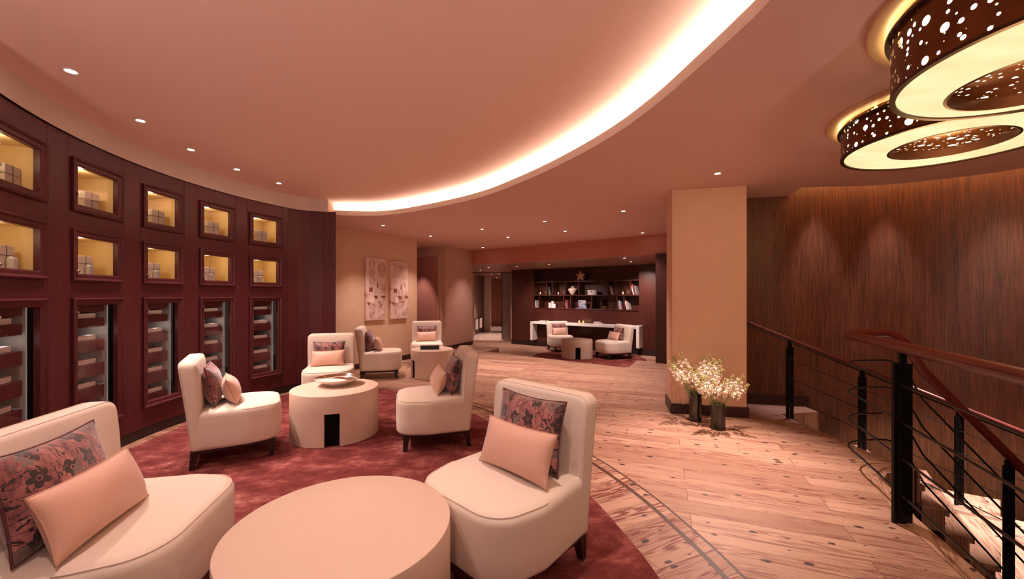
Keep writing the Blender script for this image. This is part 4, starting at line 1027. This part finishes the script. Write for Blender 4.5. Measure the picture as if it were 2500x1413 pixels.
# rail along the wall side of the stair
RT = lambda t: (3.1 + .839 * t, 5.12 - .544 * t, .896 - .42 * t)
def w3(p, dz=0.0): q = S(p[0], p[1]); return (q[0], q[1], p[2] + dz)
t1 = thing('stair_railing', 'far sloping railing with a reddish handrail and thin black rods along the wood wall', 'railing', (0, 0, 0))
g = G(); g.tube([w3(RT(-.45)), w3(RT(2.6))], .024, 14); g.build('handrail', M['handrail'], t1)
g = G(); g.tube([w3(RT(-.45), -.042), w3(RT(2.6), -.042)], .008, 8); g.build('under_rail', M['metal'], t1)
for k, dz in enumerate((.225, .438, .657, .88)):
    g = G(); g.tube([w3(RT(-.0), -dz), w3(RT(2.6), -dz)], .0045, 6); g.build('rod', M['steelrod'], t1)
def post(t, p, z0, z1, ux, w=.03, double=True, zr=None):
    q = S(p[0], p[1]); Mx = frame_mat(q, ux)
    g = G()
    if double: g.box(-.040, -.008, z0, -.006, .008, z1, M=Mx); g.box(.006, -.008, z0, .040, .008, z1, M=Mx)
    else: g.box(-.04, -.01, z0, .04, .01, z1, M=Mx)
    if zr: g.box(-.020, -.012, z1 - .12, .020, .012, zr - .03, M=Mx)
    g.build('post', M['metal'], t, smooth=0, bevel=.002)
ux1 = nrm(S(.839, -.544))
post(t1, RT(0), 0, .80, (1, 0), zr=.896); post(t1, RT(.644), -.30, .53, (1, 0), zr=.625); post(t1, RT(1.38), -.62, .225, (1, 0), zr=.316); post(t1, RT(2.2), -.95, -.12, (1, 0), zr=-.03)
# guard rail with U-turn into the inner stair rail
t2 = thing('stair_railing', 'near guard railing at the stair opening, its thick handrail turning back down the stair', 'railing', (0, 0, 0))
def path(zl, dz):
    P = [(1.62, .75, zl), (2.0, 1.80, zl), (2.36, 2.785, zl), (2.58, 3.37, zl)]
    U = [(2.66, 3.60, zl), (2.74, 3.73, zl), (2.87, 3.81, zl), (3.0, 3.83, zl), (3.14, 3.82, zl - .003), (3.23, 3.78, zl - .07)]
    D = [(3.33, 3.715, .765 - dz), (3.70, 3.475, .225 - dz), (4.15, 3.18, -.44 - dz), (4.5, 2.95, -.95 - dz)]
    U = [w3(p) for p in spline([P[-1]] + U + [D[0]], 5)]
    return [w3(p) for p in P[:-1]] + [tuple(u) for u in U] + [w3(p) for p in D[1:]]
g = G(); g.tube(path(1.062, 0), .034, 18); g.build('handrail', M['handrail'], t2, smooth=60)
for zl, dz in ((.835, .235), (.61, .46), (.392, .68), (.172, .90)):
    g = G(); g.tube(path(zl, dz), .0072, 8); g.build('rod', M['steelrod'], t2, smooth=60)
q = S(2.36, 2.785); Mx = frame_mat(q, (1, 0))
g = G(); g.box(-.050, -.010, 0, -.024, .010, .965, M=Mx); g.box(-.018, -.016, -.25, .058, .016, .965, M=Mx); g.box(-.010, -.01, .965, .030, .01, 1.045, M=Mx); g.build('newel_post', M['metal'], t2, smooth=0, bevel=.002)
g = G(); Mx = frame_mat(S(1.8, 1.25), (1, 0)); g.box(-.018, -.016, -.25, .058, .016, .965, M=Mx); g.box(-.010, -.01, .965, .030, .01, 1.045, M=Mx); g.build('newel_post', M['metal'], t2, smooth=0, bevel=.002)
post(t2, (3.735, 3.45), -.95, .10, (1, 0), zr=.17); post(t2, (4.35, 3.05), -1.9, -.78, (1, 0), zr=-.72)

# ================================================================== FLOWERS IN GLASS VASES
def vase(x, y, r, h, label):
    t = thing('glass_vase', label, 'vase', (x, y, .001))
    g = G(); g.lathe([(.001, 0), (r, 0), (r + .001, h), (r - .004, h), (r - .005, .012), (.001, .012)], 40); g.build('glass', M['glass2'], t)
    g = G(); pr = [(.001, .014), (r - .007, .014), (r - .007, h * .93), (.001, h * .93)]; g.lathe(pr, 40); g.build('leaf_lining', M['leafdark'], t)
    return t
VASES = [((2.015, 4.41), .068, .335, .40, 13), ((2.125, 4.14), .072, .275, .33, 13)]
vase(2.015, 4.41, .068, .335, 'dark green glass cylinder vase nearer the column skirting, holding the taller flowers')
vase(2.125, 4.14, .072, .275, 'dark green glass cylinder vase standing in front, holding the lower spread flowers')
protos = []
def make_stem(seed):
    rs = random.Random(seed); t = thing('flower_stem', 'x', 'flower')
    L = 1.0; g = G(); c = rs.uniform(.05, .12)
    cur = [Vector((c * (k / 8) ** 2, 0, k / 8 * L)) for k in range(9)]; g.tube(cur, [.0055 - .0003 * k for k in range(9)], 6); g.build('stem', M['green'], t)
    g = G(); gb = G()
    for k in range(26):
        f = .56 + .44 * k / 25; i = min(7, int(f * 8)); p = cur[i].lerp(cur[i + 1], f * 8 - i); a = k * 2.4 + rs.uniform(-.3, .3); sz = .056 * (1.25 - f) + .014
        d = Vector((math.cos(a), math.sin(a), .35 * (1 if f > .7 else -.3))).normalized(); q = p + d * sz * 1.05
        if f > .86: gb.sphere(q - d * sz * .4, .011, 6, 4, (1, 1, 1.5)); continue
        # bell floret: five small petals around a cup
        ax = d; sx = ax.cross(Vector((0, 0, 1))).normalized(); sy = ax.cross(sx)
        for m_ in range(5):
            b = 2 * PI * m_ / 5 + a; o = (sx * math.cos(b) + sy * math.sin(b))
            g.add([q - ax * sz * .35, q + (o * .55 + ax * .1) * sz + sx * math.sin(b) * -.25 * sz + sy * math.cos(b) * .25 * sz, q + (o * .95 + ax * .45) * sz, q + (o * .55 + ax * .1) * sz - sx * math.sin(b) * -.25 * sz - sy * math.cos(b) * .25 * sz], [(0, 1, 2, 3)])
    g.build('blossoms', M['petal'], t, smooth=60, fix=False); gb.build('buds', M['bud'], t, smooth=60)
    return t
for k in range(4): protos.append(make_stem(k))
cnt = 0
for vi, ((vx, vy), r, h, L, nst) in enumerate(VASES):
    for k in range(nst):
        rs = random.Random(100 * vi + k); az = k * 2.399 + rs.uniform(-.3, .3); rr = math.sqrt((k + .6) / nst); tilt = math.radians(6 + 36 * rr * (.95 if vi == 0 else 1.0)); LL = (h * .42 + L) * rs.uniform(.84, 1.06) / math.cos(tilt) * (1.0 - .22 * rr)
        base = Vector((vx + r * .45 * rr * math.cos(az), vy + r * .45 * rr * math.sin(az), h * .60))
        Mx = Matrix.Translation(base) @ Matrix.Rotation(az, 4, 'Z') @ Matrix.Rotation(tilt * .72, 4, 'Y') @ Matrix.Diagonal((LL * 1.5, LL * 1.5, LL, 1))
        lab = 'cream flower spike in the ' + ('taller bunch of the vase nearer the column skirting' if vi == 0 else 'lower bunch of the front vase by the column')
        gp = 'cream flower spikes in the ' + ('left' if vi == 0 else 'front') + ' vase'
        if cnt < 4: t = protos[cnt]; t.matrix_world = Mx; t['label'] = lab; t['group'] = gp
        else: dup(protos[k % 4], lab, Mx, gp)
        cnt += 1

# ================================================================== FAR SHELF WALL
def wz(px, py, n=0.0):
    """height on the shelf wall plane for an image point"""
    t = onw(px, n); p = SW @ Vector((t, n, 0)); return EYE - (py - 720) * p.y / FPX
ZB = (wz(1303, 751), wz(1303, 719.5), wz(1303, 688)); ZB = (.972, 1.388, 1.805)
t = thing('wall_shelf', 'dark wood open shelving recessed in the far wall', 'shelf'); t.matrix_world = SW
for z in ZB:
    g = G(); g.box(tL, .0, z - .03, tR, RD, z); g.build('shelf_board', M['farwood'], t, smooth=0, bevel=.002)
TOPD = (1334.5, 1347.5, 1379.5, 1413, 1484, 1501.5, 1538.5); LOWD = (1316, 1376, 1392.5, 1444.5, 1506, 1522.5)
for row, (z0, z1) in ((TOPD, (ZB[1], ZB[2])), (LOWD, (ZB[0], ZB[1]))):
    for p in row:
        x = onw(p); g = G(); g.box(x - .013, .004, z0, x + .013, RD, z1 - .03); g.build('divider', M['farwood'], t, smooth=0, bevel=.002)
def onshelf(px, n, z): return SW @ Matrix.Translation((onw(px, n), n, z + .0005))
BC = {'white': (.75, .70, .64), 'black': (.03, .03, .035), 'grey': (.35, .33, .33), 'beige': (.60, .45, .30), 'red': (.45, .06, .06), 'dred': (.16, .025, .03), 'blue': (.20, .26, .42), 'mag': (.35, .08, .16), 'pink': (.65, .38, .36)}
BM = {k: mat('book_' + k, v, .5) for k, v in BC.items()}; pages = mat('book_pages', (.70, .62, .50), .8)
ords = ('leftmost', 'second', 'third', 'fourth')
def books(px0, z, specs, where):
    x = 0; base = onw(px0, .10)
    for k, (c, th, h, lean) in enumerate(specs):
        b = thing('book', f'{ords[k]} of the leaning books {where}, {({"dred": "dark red", "mag": "magenta"}).get(c, c)} cover', 'book', group='books ' + where)
        dx = h * math.tan(math.radians(lean)) if k == 0 else 0
        x += dx
        b.matrix_world = SW @ Matrix.Translation((base + x, .08, z + .001)) @ Matrix.Rotation(math.radians(-lean), 4, 'Y')
        g = G(); g.box(0, 0, 0, th, .006, h); g.box(0, 0, 0, .003, .19, h); g.box(th - .003, 0, 0, th, .19, h); g.build('cover', BM[c], b, smooth=0)
        g = G(); g.box(.003, .006, .004, th - .003, .185, h - .004); g.build('pages', pages, b, smooth=0)
        x += th / math.cos(math.radians(lean)) + .004
books(1334, ZB[1], [('white', .020, .33, 13), ('black', .028, .30, 13), ('grey', .020, .27, 13), ('black', .028, .24, 13)], 'in the narrow slot of the top row, left')
books(1485, ZB[1], [('beige', .022, .32, 16), ('beige', .024, .28, 16), ('white', .018, .22, 16)], 'in the narrow slot of the top row, right')
books(1540, ZB[1], [('white', .022, .31, 13), ('red', .020, .29, 13), ('black', .030, .25, 12), ('grey', .02, .25, 12)], 'at the right end of the top row')
books(1303, ZB[0], [('red', .022, .29, 10), ('pink', .022, .26, 10), ('white', .022, .23, 8)], 'at the left end of the lower row')
books(1377, ZB[0], [('grey', .024, .33, 13), ('red', .026, .25, 9), ('dred', .03, .26, 7)], 'beside the white candles of the lower row')
books(1507, ZB[0], [('grey', .024, .25, 14), ('white', .026, .24, 12), ('blue', .018, .22, 12), ('mag', .018, .16, 12)], 'in the narrow slot of the lower row, right')
books(1525, ZB[0], [('white', .024, .25, 14), ('pink', .022, .23, 13), ('grey', .03, .18, 13)], 'at the right end of the lower row')
# glass globes with tea lights
def globe(px, r, lab):
    b = thing('glass_globe', lab, 'candle holder', group='glass globe candle holders'); b.matrix_world = onshelf(px, .12, ZB[1])
    g = G(); pr = [(.02, 0)] + [(r * math.sin(a), r * .92 - r * .92 * math.cos(a)) for a in [PI * k / 16 for k in range(3, 14)]]
    g.lathe(pr, 28); g.build('globe', M['glass2'], b, smooth=60)
    g = G(); g.lathe([(.001, .01), (.022, .01), (.022, .045), (.001, .045)], 16); g.build('tea_light', M['white'], b)
    g = G(); g.sphere((0, 0, .058), .011, 8, 6, (1, 1, 1.7)); g.build('flame', m_emit('flame', (1, .72, .35), 12), b)
    point((0, 0, .09), .25, (1, .7, .4), .01, b)
globe(1319, .072, 'leftmost glass globe candle holder in the top shelf row'); globe(1363, .075, 'middle glass globe candle holder in the top shelf row'); globe(1521, .085, 'rightmost, largest glass globe candle holder in the top shelf row')
b = thing('ceramic_vase', 'cream wide shouldered ceramic vase with tiny neck in the top shelf row', 'vase'); b.matrix_world = onshelf(1398, .14, ZB[1])
g = G(); g.lathe(xy(spline([(.001, 0), (.05, .004), (.10, .08), (.138, .15), (.135, .175), (.085, .205), (.035, .225), (.022, .245), (.026, .262), (.018, .262), (.015, .24)], 4)), 40); g.build('body', mat('cream_glaze', (.74, .60, .48), .3), b, smooth=60); b.scale = (1.02, 1.02, 1.0)
b = thing('hat_box', 'oval pale grey lidded tin in the wide bay of the top shelf row', 'box'); b.matrix_world = onshelf(1446.5, .13, ZB[1])
el = [(.155 * math.cos(a * PI / 24), .085 * math.sin(a * PI / 24)) for a in range(48)]
g = G(); g.prism(el, 0, .10); g.build('base', M['greyside'], b); g = G(); g.prism([(x * 1.03, y * 1.05) for x, y in el], .10, .135); g.build('lid', mat('lid_grey', (.60, .57, .55), .4), b)
g = G(); g.box(-.012, -.097, .075, .012, -.088, .115); g.build('clasp', M['cabdark'], b, smooth=0)
for px_, h, dy, lb in ((1342.5, .165, .12, 'left'), (1349.5, .21, .15, 'middle, tallest'), (1354, .13, .09, 'right, shortest')):
    c = thing('pillar_candle', f'white pillar candle in the lower shelf row, {lb} of three', 'candle', group='white pillar candles'); c.matrix_world = onshelf(px_, dy, ZB[0])
    g = G(); g.lathe([(.001, 0), (.042, 0), (.043, h - .004), (.039, h), (.001, h - .006)], 24); g.build('wax', M['white'], c); g = G(); g.tube([(0, 0, h - .006), (.001, 0, h + .012)], .0015, 5); g.build('wick', M['cabdark'], c)
c = thing('art_book', 'pale grey picture book standing upright in the lower shelf row', 'book'); c.matrix_world = onshelf(1422, .16, ZB[0] + .018) @ Matrix.Rotation(math.radians(8), 4, 'X')
mp = mat('picture_cover', (.5, .5, .55), .4); n = N(mp); v = n.noise(n.coord(), 14, 4, .6); n.base(n.ramp(v, [(.42, (.10, .11, .13)), (.5, (.38, .38, .44)), (.62, (.52, .48, .54))]))
g = G(); g.box(-.125, 0, 0, .125, .02, .235); g.build('cover', mp, c, smooth=0)
c = thing('serving_tray', 'thin blue tray lying under the upright picture book', 'tray'); c.matrix_world = onshelf(1422, .13, ZB[0])
g = G(); g.box(-.18, -.09, 0, .18, .09, .012); g.box(-.18, -.09, .012, .18, -.085, .017); g.build('plate', mat('blue_tray', (.22, .28, .55), .25), c, smooth=0, bevel=.001)
c = thing('gold_bowl', 'small gold petal bowl in the lower shelf row', 'bowl'); c.matrix_world = onshelf(1475.5, .12, ZB[0])
mg = mat('gold', (.85, .60, .18), .25, .9); g = G()
for lay, (r0, z0, r1, z1, nn_) in enumerate(((.03, 0, .075, .055, 9), (.028, .01, .055, .085, 7), (.02, .02, .03, .09, 5))):
    for k in range(nn_):
        a = 2 * PI * k / nn_ + lay * .4; w = .5; g.add([(r0 * math.cos(a), r0 * math.sin(a), z0), ((r0 + r1) / 2 * 1.25 * math.cos(a - w), (r0 + r1) / 2 * 1.25 * math.sin(a - w), (z0 + z1) / 2), (r1 * math.cos(a), r1 * math.sin(a), z1), ((r0 + r1) / 2 * 1.25 * math.cos(a + w), (r0 + r1) / 2 * 1.25 * math.sin(a + w), (z0 + z1) / 2)], [(0, 1, 2, 3)])
g.build('petals', mg, c, smooth=0, fix=False)
c = thing('glass_cylinder', 'clear dark glass cylinder standing behind the gold bowl', 'vase'); c.matrix_world = onshelf(1474.5, .24, ZB[0])
g = G(); g.lathe([(.001, 0), (.06, 0), (.06, .27), (.055, .27), (.055, .01)], 28); g.build('glass', m_glass('smoky_glass', (.55, .5, .42), 1.2), c)
# star ornament on the top board
c = thing('star_ornament', 'pale wooden openwork star standing on the top shelf board', 'ornament'); c.matrix_world = onshelf(1417.5, .09, ZB[2]) @ Matrix.Translation((0, 0, .155))
ms = mat('star_wood', (.62, .40, .26), .5)
def star(g, R, r, y0, y1, rot, np_=5):
    pts = [((R if k % 2 == 0 else r) * math.sin(PI * k / np_ + rot), (R if k % 2 == 0 else r) * math.cos(PI * k / np_ + rot)) for k in range(2 * np_)]
    vs = [(x, y0, z) for x, z in pts] + [(0, y0 - .035, 0), (0, y1 + .03, 0)]; n_ = len(pts)
    vs += []
    fs = [(k, (k + 1) % n_, n_) for k in range(n_)] + [((k + 1) % n_, k, n_ + 1) for k in range(n_)]; g.add(vs, fs)
g = G(); star(g, .185, .075, -.01, .01, 0); g.build('front_star', ms, c, smooth=0)
g = G(); star(g, .18, .05, .03, .05, PI / 5); g.build('rear_star', mat('star_gold', (.62, .36, .12), .4, .4), c, smooth=0)
# console
xa, xb = onw(1294.5, -.28), onw(1560.5, -.28)
c = thing('console_shelf', 'long white console with square drop ends fixed to the far dark wall', 'console'); c.matrix_world = SW
zt = .545; g = G(); g.box(xa, -.28, zt - .075, xb, 0, zt); g.build('top', M['white'], c, smooth=0, bevel=.003)
for x, sgn in ((xa, 1), (xb, -1)):
    g = G(); g.box(min(x, x + sgn * .085), -.28, -.05, max(x, x + sgn * .085), 0, zt - .075); g.build('drop_end', M['white'], c, smooth=0, bevel=.003)
def oncon(px, n, dz=0.0): return SW @ Matrix.Translation((onw(px, n), n, zt + .0005 + dz))
for px_, w, h, dz, n_, m_, lb in ((1325, .27, .022, 0, -.18, 'white', 'flat white book at the left end of the console'), (1329, .22, .018, .0225, -.18, 'grey', 'thin grey book on the flat white one at the left end of the console'),
                              (1462, .24, .035, 0, -.18, 'white', 'lower white book of the stack on the console'), (1458.5, .17, .035, .0355, -.18, 'white', 'upper smaller white book of the stack on the console'), (1527, .26, .02, 0, -.20, 'white', 'flat white book on the console behind the right far chair')):
    b = thing('book', lb, 'book', group='books on the white console'); b.matrix_world = oncon(px_, n_, dz)
    g = G(); g.box(-w / 2, -.08, 0, w / 2, .08, .003); g.box(-w / 2, -.08, h - .003, w / 2, .08, h); g.box(-w / 2, .077, 0, w / 2, .08, h); g.build('cover', BM[m_], b, smooth=0); g = G(); g.box(-w / 2 + .004, -.077, .003, w / 2 - .004, .077, h - .003); g.build('pages', BM['white'], b, smooth=0)
for px_, lb in ((1414, 'left'), (1424, 'right')):
    b = thing('votive_candle', lb + ' of two lit glass votive candles on the white console', 'candle', group='votive candles on the console'); b.matrix_world = oncon(px_, -.18)
    g = G(); g.lathe([(.001, 0), (.036, 0), (.038, .085), (.034, .085), (.034, .008)], 24); g.build('glass', M['glass2'], b)
    g = G(); g.lathe([(.001, .009), (.032, .009), (.032, .05), (.001, .05)], 20); g.build('wax', mat('wax_glow', (.8, .62, .35), .5, Emission_Color=(1, .65, .25, 1), Emission_Strength=.7), b)
    point((0, 0, .07), .2, (1, .65, .3), .01, b)
print('scene built')
